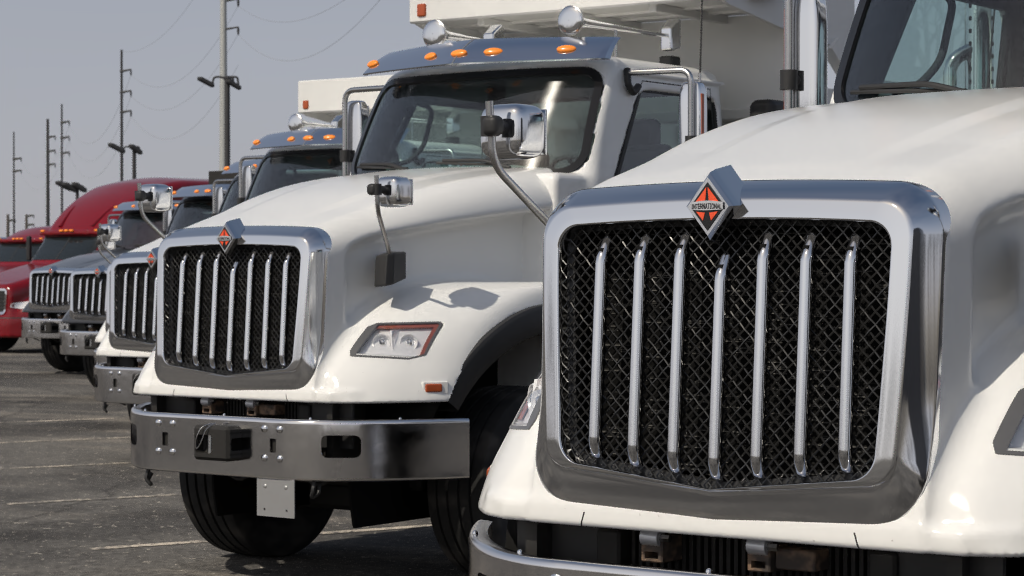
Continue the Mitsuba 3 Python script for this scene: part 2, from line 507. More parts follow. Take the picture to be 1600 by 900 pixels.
def make_hood_fn(st):
    def un(y):
        return np.where(y < .3, y, .3 + (y - .3) / st)

    def solid(x, y, z):
        ax, yy = np.abs(x), un(y)
        w = W_T(yy) - 0.008 * np.clip((1.75 - z) / .6, 0, 1)
        zt, r = ZT_T(yy) - 0.03 * (ax / w) ** 2 - .010 * np.clip((ax / w - .40) / .10, 0, 1) * np.clip((yy - .25) / .3, 0, 1), R_T(yy)
        qx, qz = ax - (w - r), z - (zt - r)
        body = np.hypot(np.maximum(qx, 0), np.maximum(qz, 0)) + np.minimum(np.maximum(qx, qz), 0) - r
        xw = .585 + .085 * np.clip(yy - .3, 0, 2)
        S = smax(smax(xw - ax, (z - ZS_T(yy)) * .93, .07), .28 - yy, .06)
        body = smax(body, -S, .045)
        body = smax(body, (rear_y(z) + .002 + lean(z)) - y, .014)
        rear = 2.22 - .5 * (ax / .98) ** 4 + np.clip(2.33 - z, 0, .6) * 1.0 * (ax / .98) ** 4
        body = smax(body, yy - rear, .02)
        yp = yy - SH_T(ax)
        sl = (ZF_T(yp + .01) - ZF_T(yp - .01)) / .02
        sh = (SH_T(ax + .01) - SH_T(ax - .01)) / .02
        pod = (z - ZF_T(yp)) / np.sqrt(1 + sl * sl * (1 + sh * sh))
        pod = smax(pod, ax - 1.215, .10)
        pod = smax(pod, np.minimum(.12, rear_y(z) + .03) - y, .03)
        pod = smax(pod, yy - rear, .02)
        u = smin(body, pod, .06)
        lip = smax(smax(np.maximum(.029, SH_T(ax) - .004) - y, z - 1.135, .02), ax - .85, .05)
        lip = np.maximum(lip, y - .6)
        u = smin(u, lip, .03)
        u = smax(u, 1.070 - z, .015)
        return u

    def cut(x, y, z):
        ax = np.abs(x)
        u = solid(x, y, z)
        arch = np.maximum(np.hypot(y - ARCH_Y, z - ARCH_Z) - ARCH_R, .52 - ax)
        u = np.maximum(u, -arch)
        hole = np.maximum(np.maximum(ax - .50, np.abs(z - 1.545) - .360), y - .40)
        u = np.maximum(u, -hole)
        pocket = np.maximum(np.maximum(lamp_d(ax, z), y - .9), -(solid(x, y, z) + .085))
        return np.maximum(u, -pocket)

    return solid, cut, arch_mask


LAMP = [(.726, 1.350), (.737, 1.328), (.90, 1.316), (.965, 1.309), (1.010, 1.327), (1.003, 1.486), (.992, 1.494), (.765, 1.488), (.738, 1.470)]


def lamp_d(x, z):
    p = LAMP
    d = np.full(np.shape(x), -9.0)
    for (x0, z0), (x1, z1) in zip(p, p[1:] + p[:1]):
        nx, nz = (z1 - z0), -(x1 - x0)
        l = math.hypot(nx, nz)
        d = np.maximum(d, ((x - x0) * nx + (z - z0) * nz) / l)
    return d


def arch_mask(c):
    x, y, z = np.abs(c[:, 0]), c[:, 1], c[:, 2]
    r = np.hypot(y - ARCH_Y, z - ARCH_Z)
    a = (r < ARCH_R + .006) & (x > .5)
    hole = (x < .505) & (z > 1.17) & (z < 1.915) & (y < .41) & (y > .10)
    return a | hole


def drape(poly, yfn, step=.02, off=0.0, th=.004):
    """A sheet over the (x, z) polygon at y = yfn(x, z) - off, facing the front."""
    b = poly.segmentize(step)
    pts = [np.array(b.exterior.coords)[:-1]] + [np.array(r.coords)[:-1] for r in b.interiors]
    x0, z0, x1, z1 = poly.bounds
    gx, gz = np.meshgrid(np.arange(x0 + step / 2, x1, step), np.arange(z0 + step / 2, z1, step))
    g = np.stack([gx.ravel(), gz.ravel()], 1)
    inner = poly.buffer(-step * .45)
    g = g[shapely.contains_xy(inner, g[:, 0], g[:, 1])]
    P = np.vstack(pts + [g])
    t = Delaunay(P).simplices
    c = P[t].mean(1)
    e1, e2 = P[t][:, 1] - P[t][:, 0], P[t][:, 2] - P[t][:, 0]
    area = np.abs(e1[:, 0] * e2[:, 1] - e1[:, 1] * e2[:, 0])
    t = t[shapely.contains_xy(poly, c[:, 0], c[:, 1]) & (area > 1e-9)]
    y = yfn(P[:, 0], P[:, 1]) - off
    V = np.stack([P[:, 0], y, P[:, 1]], 1)
    k = np.cross(V[t[:, 1]] - V[t[:, 0]], V[t[:, 2]] - V[t[:, 0]])
    t[k[:, 1] > 0] = t[k[:, 1] > 0][:, ::-1]
    m = fromvf(V, t)
    return solidify(m, th) if th else m


def front_y(fn, lo=-.3, hi=1.2, n=150):
    """y of the first surface met from the front at (x, z)."""
    ys = np.linspace(lo, hi, n)

    def g(x, z):
        x, z = np.asarray(x, float), np.asarray(z, float)
        D = np.stack([fn(x, np.full_like(x, y), z) for y in ys])
        i = np.argmax(D < 0, axis=0)
        i = np.maximum(i, 1)
        a, b = ys[i - 1].copy(), ys[i].copy()
        for _ in range(18):
            m = (a + b) / 2
            neg = fn(x, m, z) < 0
            b = np.where(neg, m, b)
            a = np.where(neg, a, m)
        return b
    return g


# grille outline (x, z): top/bottom half widths, corner radii
def outline(hwt, hwb, zt, zc, zb, rt, rb, crown=.02, n=14):
    """Closed ring of points, the same count for every ring: starts at the top centre, goes to +x."""
    pts = []
    for t in np.linspace(0, 1, n, endpoint=False):
        x = t * (hwt - rt)
        pts.append((x, zt - crown * (x / hwt) ** 2))
    zt2 = zt - crown * ((hwt - rt) / hwt) ** 2
    for a in np.linspace(0, np.pi / 2, n, endpoint=False):
        pts.append((hwt - rt + rt * np.sin(a), zt2 - rt + rt * np.cos(a)))
    za, zb2 = zt2 - rt, zb + rb
    for t in np.linspace(0, 1, n, endpoint=False):
        pts.append((hwt + (hwb - hwt) * t ** 1.3, za + (zb2 - za) * t))
    for a in np.linspace(0, np.pi / 2, n, endpoint=False):
        pts.append((hwb - rb + rb * np.cos(a), zb2 - rb * np.sin(a)))
    for t in np.linspace(0, 1, n + 1):
        x = (hwb - rb) * (1 - t)
        pts.append((x, zb + (zc - zb) * t ** 1.0))
    p = np.array(pts)
    q = p[1:-1][::-1] * [-1, 1]
    return np.vstack([p, q])


RIDGE = outline(.575, .548, 1.985, 1.192, 1.232, .095, .085)
INNER = outline(.513, .485, 1.921, 1.202, 1.248, .065, .075, crown=.016)
OUTER0 = outline(.620, .612, 2.030, 1.106, 1.122, .140, .16)
OUTER1 = outline(.609, .600, 2.022, 1.118, 1.140, .137, .15)


def ring(o, y):
    return np.stack([o[:, 0], y + lean(o[:, 1]), o[:, 1]], 1)


def surround_mesh():
    ry = rear_y(OUTER0[:, 1])
    rings = [ring(OUTER0, .16), ring(OUTER0, ry)]
    P0, P1, P2 = ring(OUTER0, ry), ring(RIDGE * .38 + OUTER0 * .62, ry * .42), ring(RIDGE, .002)
    for t in np.linspace(0, 1, 9)[1:]:
        rings.append((1 - t) ** 2 * P0 + 2 * t * (1 - t) * P1 + t * t * P2)
    Q0, Q1, Q2 = ring(RIDGE, .002), ring(RIDGE * .90 + INNER * .10, -.005), ring(RIDGE * .78 + INNER * .22, -.0065)
    for t in np.linspace(0, 1, 6)[1:]:
        rings.append((1 - t) ** 2 * Q0 + 2 * t * (1 - t) * Q1 + t * t * Q2)
    rings.append(ring(RIDGE * .4 + INNER * .6, -.010))
    Q0, Q1, Q2 = ring(RIDGE * .12 + INNER * .88, -.012), ring(INNER, -.013), ring(INNER, .006)
    for t in np.linspace(0, 1, 5):
        rings.append((1 - t) ** 2 * Q0 + 2 * t * (1 - t) * Q1 + t * t * Q2)
    rings.append(ring(INNER * [1.0, 1.0], .085))
    R = np.array(rings)
    m, n = R.shape[:2]
    i, j = np.meshgrid(np.arange(m - 1), np.arange(n), indexing='ij')
    q = np.stack([i * n + j, i * n + (j + 1) % n, (i + 1) * n + (j + 1) % n, (i + 1) * n + j], -1).reshape(-1, 4)
    return fromvf(R.reshape(-1, 3), q)


def lattice_mesh():
    poly = Polygon(INNER).buffer(.012)
    dx, dz = .0168, .0171
    parts = []
    for sgn in (1, -1):
        d = np.array([sgn * dx, dz])
        L = np.linalg.norm(d)
        for k in range(-70, 71):
            c0 = np.array([k * 2 * dx, 1.56])
            ln = LineString([c0 - d * 70, c0 + d * 70]).intersection(poly)
            if ln.is_empty:
                continue
            a, b = np.array(ln.coords[0]), np.array(ln.coords[-1])
            ta, tb = np.dot(a - c0, d) / L / L, np.dot(b - c0, d) / L / L
            t = np.arange(math.ceil(ta * 2), math.floor(tb * 2) + 1) / 2.0
            t = np.concatenate([[ta], t[(t > ta) & (t < tb)], [tb]])
            if len(t) < 3:
                continue
            p = c0 + t[:, None] * d
            y = .040 + lean(p[:, 1]) + .0018 * sgn * np.cos(np.pi * t + np.pi * k)
            parts.append(tube(np.stack([p[:, 0], y, p[:, 1]], 1), .0029, 5, cap=False))
    return cat(*parts)


BAR_TOP = {-3: 1.878, -2: 1.882, -1: 1.886, 0: 1.832, 1: 1.886, 2: 1.882, 3: 1.878}
BAR_BOT = {-3: 1.262, -2: 1.245, -1: 1.234, 0: 1.223, 1: 1.234, 2: 1.245, 3: 1.262}


def bar_mesh(i):
    x, zt, zb = .1295 * i, BAR_TOP[i], BAR_BOT[i]
    path = smooth_path([(zt + .004, .040), (zt - .002, .034), (zt - .055, .004), (zb + .045, .000), (zb + .004, .018), (zb - .004, .040)], .018, 5)
    w = np.interp(np.arange(len(path)), [0, 3, 8, len(path) - 8, len(path) - 3, len(path) - 1], [.013, .0155, .018, .018, .016, .012])
    # section: rounded front face, straight flanks
    sec = np.array([(-1.0, .017), (-1.0, .012), (-.94, .0085), (-.80, .0052), (-.55, .0018), (-.28, -.0003), (0, -.0010), (.28, -.0003), (.55, .0018), (.80, .0052), (.94, .0085), (1.0, .012), (1.0, .017)])
    V = []
    for (z, y), ww in zip(path, w):
        for sx, sy in sec:
            yy = y + sy
            V.append((x + sx * ww, min(yy, .05) + lean(z), z))
    n, m = len(path), len(sec)
    ii, jj = np.meshgrid(np.arange(n - 1), np.arange(m - 1), indexing='ij')
    q = np.stack([ii * m + jj, ii * m + jj + 1, (ii + 1) * m + jj + 1, (ii + 1) * m + jj], -1).reshape(-1, 4)
    return fromvf(V, q)


def bumper_y(x):
    return -.07 + .60 * np.clip((np.abs(x) - .45) / .75, 0, 1.1) ** 2.0


def bumper_mesh():
    xs = np.concatenate([np.linspace(-1.235, -.45, 40), np.linspace(-.4, .4, 9), np.linspace(.45, 1.235, 40)])
    ys = bumper_y(xs)
    tx, ty = np.gradient(xs), np.gradient(ys)
    l = np.hypot(tx, ty)
    nx, ny = -ty / l, tx / l          # inward (rear) normal
    # section: (depth inward, z)
    top = .985
    o = [(.06, top - .006), (.045, top - .002), (.022, top), (.010, top - .004), (.003, top - .012), (0, top - .026), (0, .672), (.003, .662), (.012, .655), (.045, .653)]
    i = [(.045, .659), (.014, .661), (.008, .668), (.006, .676), (.006, top - .028), (.012, top - .014), (.022, top - .007), (.045, top - .009), (.06, top - .013)]
    sec = np.array(o + i)
    V = np.stack([xs[:, None] + nx[:, None] * sec[None, :, 0], ys[:, None] + ny[:, None] * sec[None, :, 0], np.broadcast_to(sec[None, :, 1], (len(xs), len(sec)))], -1)
    n, m = V.shape[:2]
    ii, jj = np.meshgrid(np.arange(n - 1), np.arange(m), indexing='ij')
    q = np.stack([ii * m + jj, (ii + 1) * m + jj, (ii + 1) * m + (jj + 1) % m, ii * m + (jj + 1) % m], -1).reshape(-1, 4)
    t = fromvf(V.reshape(-1, 3), q)
    k = np.arange(1, m - 1)
    caps = np.vstack([np.stack([k * 0, k, k + 1], 1), np.stack([k * 0, k + 1, k], 1) + (n - 1) * m])
    t = trimesh.Trimesh(t.vertices, np.vstack([t.faces, caps]), process=False)
    if t.volume < 0:
        t.invert()
    M = tomf(t)

    def slot(x, z, w, h, r):
        p = rpoly([(x - w / 2, z - h / 2), (x + w / 2, z - h / 2), (x + w / 2, z + h / 2), (x - w / 2, z + h / 2)], r, 5)
        y = float(bumper_y(x))
        return tomf(prism(p, y - .35, y + .35))
    if M.status() == m3.Error.NoError:
        for s in (slot(.78, .842, .175, .120, .03), slot(-.78, .842, .175, .120, .03), slot(.405, .838, .045, .075, .006), slot(-.405, .838, .045, .075, .006)):
            M = M - s
        t = frommf(M)
    return t


def cab_fns(c0):
    """Cab body (c0: how far the cab stands further back)."""
    def yw(x, z):
        return c0 + 2.14 + .53 * (np.maximum(z, 2.30) - 2.39) - .20 * (1 - np.minimum(np.abs(x) / .92, 1.15) ** 2.8) + .20 * ((np.clip(z, 2.3, 3.1) - 2.7) ** 2 - .10)

    def xs(z):
        return np.interp(z, [1.0, 2.25, 2.35, 2.5, 3.0, 3.1], [.99, .99, .985, .965, .915, .905])

    def outer(x, y, z):
        ax = np.abs(x)
        d = (yw(np.minimum(ax, 1.0), z) - y) / 1.13
        d = smax(d, ax - xs(z), .06)
        d = smax(d, z - (3.145 - .035 * (ax / .9) ** 2), .12)
        d = smax(d, y - (c0 + 3.79), .08)
        gut = np.maximum(np.maximum(np.abs(ax - (xs(z) + .004)) - .014, np.abs(z - 3.015) - .012), np.maximum(c0 + 2.62 - y, y - (c0 + 3.80)))
        d = smin(d, gut, .012)
        cowl = smax(smax(ax - .955, c0 + 1.80 - y, .05), smax(z - 2.365, y - (c0 + 2.5), .02), .06)
        d = smin(d, cowl, .03)
        return np.maximum(d, .96 - z)

    def shell(x, y, z):
        ax, d = np.abs(x), outer(x, y, z)
        s = np.maximum(d, -(d + .05))
        hw = np.interp(z, [2.36, 3.03], [.940, .880])
        q1, q2 = ax - hw + .14, np.abs(z - 2.695) - .335 + .14
        w = np.hypot(np.maximum(q1, 0), np.maximum(q2, 0)) + np.minimum(np.maximum(q1, q2), 0) - .14
        s = np.maximum(s, -np.maximum(w, y - (c0 + 3.0)))
        yy = y - c0
        fe = ((yy - 2.44) * .48 - (z - 2.43) * .32) / math.hypot(.48, .32)
        side = smax(smax(-fe, np.abs(z - 2.59) - .325, .10), yy - 3.70, .10)
        s = np.maximum(s, -np.maximum(side, .5 - ax))
        rw = smax(np.abs(ax) - .70, np.abs(z - 2.68) - .27, .12)
        s = np.maximum(s, -np.maximum(rw, c0 + 3.3 - y))
        return s
    return yw, xs, outer, shell


def build_truck(st, c0, dump, far=False):
    t = Thing()
    F, C, W, BD, CH = 'front', 'cab', 'wheels', 'bed', 'chassis'
    solid, cutf, mask = make_hood_fn(st)
    # ---- hood with both fenders
    h = surface_nets(cutf, (-1.26, 0.0, 1.04), (1.26, 2.35 * (st if st > 1 else 1) + .02, 2.5), .024 if far else .0130)
    cen = h.triangles_center
    mk = mask(cen)
    t.add('hood', submesh(h, ~mk), 'white_paint', 50, F)
    t.add('wheel_arch_liner', submesh(h, mk), 'liner', 40, F)
    fy = front_y(solid)
    # ---- seams of the lower fascia
    for s in (-1, 1):
        zz = np.linspace(1.072, 1.112, 8)
        xx = s * (.432 - .012 * (zz - 1.07) / .04)
        t.add('hood__panel_seam', tube(np.stack([xx, fy(xx, zz) - .0002, zz], 1), .0022, 6), 'black_plastic', 40, F)
    # ---- grille
    t.add('grille_surround', surround_mesh(), 'chrome', 40, F)
    t.add('grille_mesh', lattice_mesh(), 'wire_black', 60, F, kind='stuff')
    for i in range(-3, 4):
        k = t.add('grille_bar', bar_mesh(i), 'polished_steel', 35, F)
        zt, zb = BAR_TOP[i] - .03, BAR_BOT[i] + .03
        t.add(k + '__backing', hull([(.1295 * i + dx, y + lean(z), z) for dx in (-.008, .008) for y in (.012, .042) for z in (zt, zb)]), 'liner', False, F)
    rp = Polygon(INNER).buffer(-.012)
    t.add('radiator', drape(rp, lambda x, z: .135 + lean(z) + 0 * x, .12, th=.02), 'radiator_core', False, F)
    # inner lip: black rubber seal behind the chrome
    ro = Polygon(INNER).buffer(.004).difference(Polygon(INNER).buffer(-.014))
    t.add('grille_seal', drape(ro, lambda x, z: .050 + lean(z) + 0 * x, .04, th=.03), 'black_plastic', 30, F)
    # ---- emblem
    zc, yf = 1.956, -.014

    def diamond(hw, hh, y, z):
        return [(-hw, y, z), (0, y, z + hh), (hw, y, z), (0, y, z - hh)]
    em = hull(diamond(.064, .078, yf, zc) + diamond(.074, .091, yf + .012, zc + .001) + diamond(.079, .098, yf + .040, zc + .003) + [(-.066, yf + .115, zc + .034), (0, yf + .120, zc + .116), (.066, yf + .115, zc + .034), (0, yf + .08, zc - .06)])
    em = em.subdivide().subdivide()
    t.add('emblem', em, 'chrome', 24, F)

    def flat(pts, y, th=.002):
        return prism(Polygon(pts), y - th, y)
    t.add('emblem__plate', flat([(-.053, zc), (0, zc + .0645), (.053, zc), (0, zc - .0645)], yf - .0005), 'black_gloss', False, F)
    a, b = .0455, .0555

    def tri(s, up):
        if up:
            return [(s * .0022, zc + b - .004), (s * (a - .010), zc + .0125), (s * .0052, zc + .0165)]
        return [(s * .0068, zc - .0165), (s * (a - .012), zc - .0135), (s * .0125, zc - b + .012 + .006)]
    for s in (-1, 1):
        t.add('emblem__orange_field', flat(tri(s, True), yf - .0025), 'orange_red', False, F)
        t.add('emblem__orange_field', flat(tri(s, False), yf - .0025), 'orange_red', False, F)
    bx = np.linspace(-.050, .050, 15)
    band = [(x, zc + .0125 - .0045 * (x / .05) ** 2 + .003) for x in bx] + [(x, zc - .010 + .002 * (x / .05) ** 2) for x in bx[::-1]]
    t.add('emblem__band', flat(band, yf - .0045), 'emblem_silver', False, F)
    if not far:
        tm = meshkit.text_mesh('INTERNATIONAL', .0125, .0012, bold=True)
        v = np.array(tm.vertices)
        v[:, 0] = (v[:, 0] - v[:, 0].mean() * 0 - (v[:, 0].max() + v[:, 0].min()) / 2) * (.092 / np.ptp(v[:, 0]))
        bow = 1 + .25 * (1 - (v[:, 0] / .046) ** 2)
        t.add('emblem__lettering', trimesh.Trimesh(np.stack([v[:, 0], yf - .0066 - v[:, 2], zc - .0062 + v[:, 1] * bow * .92], 1), tm.faces, process=False), 'black_gloss', False, F)
    # ---- headlights
    LP = Polygon(LAMP)
    for s in (1, -1):
        P = LP if s > 0 else Polygon([(-x, z) for x, z in LAMP[::-1]])
        k = t.add('headlight', drape(P.buffer(.008).difference(P.buffer(-.001)).union(P.buffer(.004).intersection(Polygon([(s * .70, 1.30), (s * .750, 1.30), (s * .775, 1.52), (s * .70, 1.52)]))), fy, .012, off=.006, th=.026), 'lamp_trim', 35, F)
        ins = P.buffer(-.004)
        t.add(k + '__housing', drape(ins, fy, .015, off=-.055, th=.004), 'reflector', 30, F)
        # top and outer light strip
        top = P.buffer(-.005).difference(Polygon([(s * .6, 1.25), (s * .993, 1.25), (s * .982, 1.471), (s * .6, 1.465)]))
        top = max(getattr(top, 'geoms', [top]), key=lambda g: g.area)
        t.add(k + '__light_strip', drape(top, fy, .012, off=-.014, th=.012), 'lamp_red', 30, F)
        for cx, cz, r in ((s * .810, 1.388, .048), (s * .915, 1.388, .048)):
            y = float(fy(np.array([cx]), np.array([cz]))[0])
            prof = [(.070, .010), (.066, .022), (.052, .036), (.036, .043), (.034, .047), (.040, .049)]
            bowl = lathe([(a - .045, r) for a, r in prof], 28, 'y', (0, 0, 0))
            turn = trimesh.transformations.rotation_matrix(s * math.radians(38), [0, 0, 1])
            bowl.apply_transform(turn)
            bowl.apply_translation([cx, y + .052, cz])
            t.add(k + '__lamp_bowl', bowl, 'reflector', 40, F)
            t.add(k + '__projector', rbox((cx, y + .060, cz), (.040, .034, .040), .015), 'polished_steel', 40, F)
        y = float(fy(np.array([s * .862]), np.array([1.39]))[0])
        t.add(k + '__divider', hull([(s * .862, y + .02, 1.325), (s * .874, y + .02, 1.325), (s * .846, y + .03, 1.455), (s * .858, y + .03, 1.455), (s * .868, y + .09, 1.325), (s * .852, y + .10, 1.455)]), 'reflector', False, F)
        t.add(k + '__lens', drape(P.buffer(-.002), fy, .018, off=.0035, th=0), 'clear_lens', 40, F)
        # amber marker low on the fender
        x0 = s * 1.078
        y0 = float(fy(np.array([x0]), np.array([1.145]))[0])
        mk_ = rbox((0, 0, 0), (.095, .030, .044), .008)
        mk_.apply_transform(trimesh.transformations.rotation_matrix(s * math.radians(58), [0, 0, 1]))
        mk_.apply_translation([x0 + s * .006, y0 + .01, 1.147])
        kk = t.add('marker_lamp', mk_, 'amber_dark', 30, F)
        fr = box(-.075, .075, -.006, .02, -.036, .036, .006)
        fr.apply_transform(trimesh.transformations.rotation_matrix(s * math.radians(58), [0, 0, 1]))
        fr.apply_translation([x0 + s * .010, y0 + .022, 1.147])
        t.add(kk + '__base', fr, 'white_paint', 30, F)
        # black flare round the wheel arch
        A0, A1 = math.radians(151), math.radians(8)
        prof = [(1.200, .976), (1.228, .972), (1.242, .952), (1.246, .880), (1.238, .826), (1.226, .812), (1.05, .810)]
        prof = [(s * x, r) for x, r in prof]
        fl = lathe(prof if s < 0 else prof[::-1], 60, 'x', (0, 0, 0), (A1, A0))
        v = np.array(fl.vertices)
        pull = 1.213 - XB_T(ARCH_Y + v[:, 1] / np.hypot(v[:, 1], v[:, 2]) * .955)
        v[:, 0] -= s * pull
        fl = trimesh.Trimesh(np.stack([v[:, 0], ARCH_Y + v[:, 1], ARCH_Z + v[:, 2]], 1), fl.faces, process=False)
        t.add('fender_flare', solidify(fl, .008), 'black_plastic', 35, F)
        arc = lathe([(s * .53, .945), (s * 1.19, .945)][::-int(s)], 40, 'x', (0, 0, 0), (math.radians(-25), math.radians(168)))
        v = np.array(arc.vertices)
        lim = np.where(np.abs(v[:, 0]) > 1, s * (XB_T(ARCH_Y + v[:, 1]) - .02), v[:, 0])
        arc = trimesh.Trimesh(np.stack([lim, ARCH_Y + v[:, 1], ARCH_Z + v[:, 2]], 1), arc.faces, process=False)
        wall = prism_x(Point(ARCH_Y, ARCH_Z).buffer(.95, quad_segs=12).intersection(Polygon([(.2, .35), (2.6, .35), (2.6, 2), (.2, 2)])), s * .52 - .008, s * .52 + .008)
        t.add('inner_fender', cat(solidify(arc, .006), wall), 'liner', 40, F)
        # hood mirror on the fender
        arm = smooth_path([(s * .79, .47, 1.79), (s * .80, .43, 1.90), (s * .89, .228, 2.10), (s * .895, .213, 2.29)], .05, 6)
        k = t.add('fender_mirror', tube(arm, .0125, 12), 'steel_tube', 40, F)
        bs = hull_r(.012, [(s * .66, .62, 1.72), (s * .735, .405, 1.702), (s * .735, .42, 1.852), (s * .800, .405, 1.708), (s * .800, .42, 1.860), (s * .815, .44, 1.715), (s * .815, .45, 1.864),
                   (s * .77, .60, 1.745), (s * .77, .60, 1.872), (s * .65, .62, 1.76), (s * .65, .62, 1.875)])
        t.add(k + '__base', bs, 'black_plastic', 20, F)
        cl = cat(cyl((s * .895, .216, 2.185), (s * .895, .214, 2.245), .027, 18), cyl((s * .895, .215, 2.215), (s * .897, .285, 2.215), .021, 16), rbox((s * .875, .205, 2.215), (.06, .055, .062), .022))
        t.add(k + '__clamp', cl, 'black_plastic', 35, F)
        hd = superbox((s * .905, .345, 2.205), (.170, .150, .166), 4.2)
        t.add(k + '__shell', hd, 'chrome', True, F)
        t.add(k + '__glass', rbox((s * .905, .418, 2.205), (.150, .008, .140), .003), 'polished_steel', 30, F)
    # ---- bumper and what hangs on it
    k = t.add('bumper', bumper_mesh(), 'bumper_metal', 35, CH)
    for x in (-.455, -.345, .345, .455):
        for z in (.768, .926):
            t.add('bumper__bolt', dome((x, float(bumper_y(x)) - .001, z), (0, -1, 0), .020, .012), 'polished_steel', 40, CH)
    for x in (-1.0, -.62, .02, .62, 1.0):
        t.add('bumper__rim_bolt', dome((x, float(bumper_y(x)) + .03, .984), (0, 0, 1), .009, .012), 'polished_steel', 40, CH)
    tow = tomf(box(-.095, .175, -.175, .16, .745, .935, .018)) - tomf(box(-.070, .055, -.30, -.10, .785, .885, .012)) - tomf(box(.090, .30, -.150, .0, .80, .87, .01))
    for gz in (.782, .84, .898):
        tow = tow - tomf(box(.168, .20, -.16, .0, gz - .004, gz + .004))
    k = t.add('tow_hitch', frommf(tow), 'frame_black', False, CH)
    t.add(k + '__pin', cyl((.005, -.13, .75), (.005, -.13, .945), .018), 'steel_tube', 35, CH)
    cab_ = smooth_path([(.02, -.14, .945), (-.01, -.19, .93), (-.04, -.205, .86), (-.055, -.185, .80), (-.02, -.19, .83), (.03, -.19, .925), (.05, -.14, .95)], .03, 5)
    t.add(k + '__cable', tube(cab_, .003, 6), 'steel_tube', 35, CH)
    pl = tomf(box(.275, .545, -.055, -.049, .452, .672))
    pl = pl - tomf(cyl((.33, -.2, .49), (.33, .2, .49), .007)) - tomf(cyl((.49, -.2, .49), (.49, .2, .49), .007))
    k = t.add('plate_bracket', frommf(pl), 'aluminium_plate', False, CH)
    t.add(k + '__hinge', cyl((.275, -.050, .668), (.545, -.050, .668), .006, 10), 'steel_tube', 35, CH)
    for x in (.335, .485):
        t.add(k + '__rivet', dome((x, -.055, .615), (0, -1, 0), .012, .006), 'aluminium_plate', 35, CH)
    # hood latches between fascia and bumper
    for x in (-.25, .09):
        m = tomf(box(x - .035, x + .035, .10, .22, .975, 1.045, .004)) - tomf(box(x - .022, x + .022, .0, .16, .985, 1.005))
        k = t.add('hood_latch', frommf(m), 'rusty', False, CH)
        t.add(k + '__roller', cyl((x - .028, .105, 1.045), (x + .028, .105, 1.045), .024, 16), 'emblem_silver', 35, CH)
        t.add(k + '__bolt', cyl((x + .028, .105, 1.045), (x + .058, .105, 1.045), .011, 6), 'steel_tube', False, CH)
    t.add('latch_crossbar', cat(box(-.42, .42, .24, .30, .985, 1.06, .005), box(.13, .25, .12, .24, .985, 1.04, .004)), 'rusty' if not far else 'frame_black', False, CH)
    fins = [box(x, x + .012, .20, .222, .70, 1.06) for x in np.arange(-.62, .62, .024)]
    t.add('cooler_fins', cat(box(-.64, .64, .222, .25, .70, 1.06), *fins), 'frame_black', False, CH, kind='stuff')
    # bumper brackets and dark machinery under the nose
    for s in (-1, 1):
        t.add('bumper_bracket', cat(box(s * .40 - .05, s * .40 + .05, -.05, .5, .72, .95, .01), hull([(s * .66 - .02, .10, .70), (s * .66 + .02, .10, .70), (s * .66 - .02, .10, 1.06), (s * .66 + .02, .10, 1.06), (s * .62, .45, .75), (s * .62, .45, 1.06)])), 'frame_black', False, CH)
        t.add('splash_panel', box(s * .60 - .16, s * .60 + .16, .17, .19, .82, 1.08), 'black_plastic', False, CH)
        t.add('frame_rail', box(s * .43 - .04, s * .43 + .04, .15, 8.3, .80, 1.05, .008), 'frame_black', False, CH)
        sp = [(s * .48, .45, .80), (s * .48, .75, .68), (s * .48, 1.35, .60), (s * .48, 1.95, .68), (s * .48, 2.2, .80)]
        t.add('leaf_spring', cat(*[hull([(s * .48 + dx, y, z + dz) for (x, y, z) in seg for dx in (-.045, .045) for dz in (-.03, .03)]) for seg in zip(sp[:-1], sp[1:])]), 'frame_black', False, CH)
        for j, y in enumerate((.42, .66)):
            lo = [(s * .30 + .09 * math.cos(q), y, .66 + .075 * math.sin(q)) for q in np.linspace(0, 2 * np.pi, 15)]
            t.add('steering_hose', tube(lo, .014, 8), 'black_plastic', 35, CH)
        dl = smooth_path([(s * 1.02, .66, .58), (s * 1.10, .56, .64), (s * 1.17, .54, .72)], .04)
        t.add('mud_strip', tube(dl, .010, 6), 'black_plastic', 35, CH)
        cb = smooth_path([(s * .62, .02, .66), (s * .63, .0, .60), (s * .60, .02, .56), (s * .645, .03, .585), (s * .63, .05, .63)], .02)
        t.add('loose_strap', tube(cb, .012, 6), 'black_plastic', 35, CH)
    t.add('front_axle', cat(box(-.86, .86, 1.27, 1.43, .33, .50, .03), box(-.60, .60, .95, 1.02, .52, .72, .02), tube([(-.85, 1.62, .55), (.85, 1.62, .55)], .022, 10), box(.25, .52, .75, 1.1, .50, .80, .03)), 'frame_black', False, CH)
    t.add('engine_block', cat(box(-.48, .48, .30, 2.1, .62, 1.06, .06), box(-.9, .9, 2.05, 2.2, .70, 1.3, .02)), 'liner', False, CH)
    # ---- wheels
    tyre_p = [(-.16, .30), (-.18, .36), (-.212, .44), (-.216, .475), (-.208, .515), (-.192, .545), (-.180, .553), (-.130, .558), (-.126, .558), (-.124, .543), (-.108, .543), (-.106, .559), (-.050, .560), (-.048, .545), (-.030, .545), (-.028, .560)]
    tyre_p = tyre_p + [(-x, r) for x, r in tyre_p[::-1]]
    tyre_p = tyre_p + [tyre_p[0]]
    spots = [(-.965, 1.35, 1), (.965, 1.35, -1)]
    for s in (-1, 1):
        for y in (5.75, 7.15):
            spots += [(s * .98, y, s), (s * .64, y, s)]
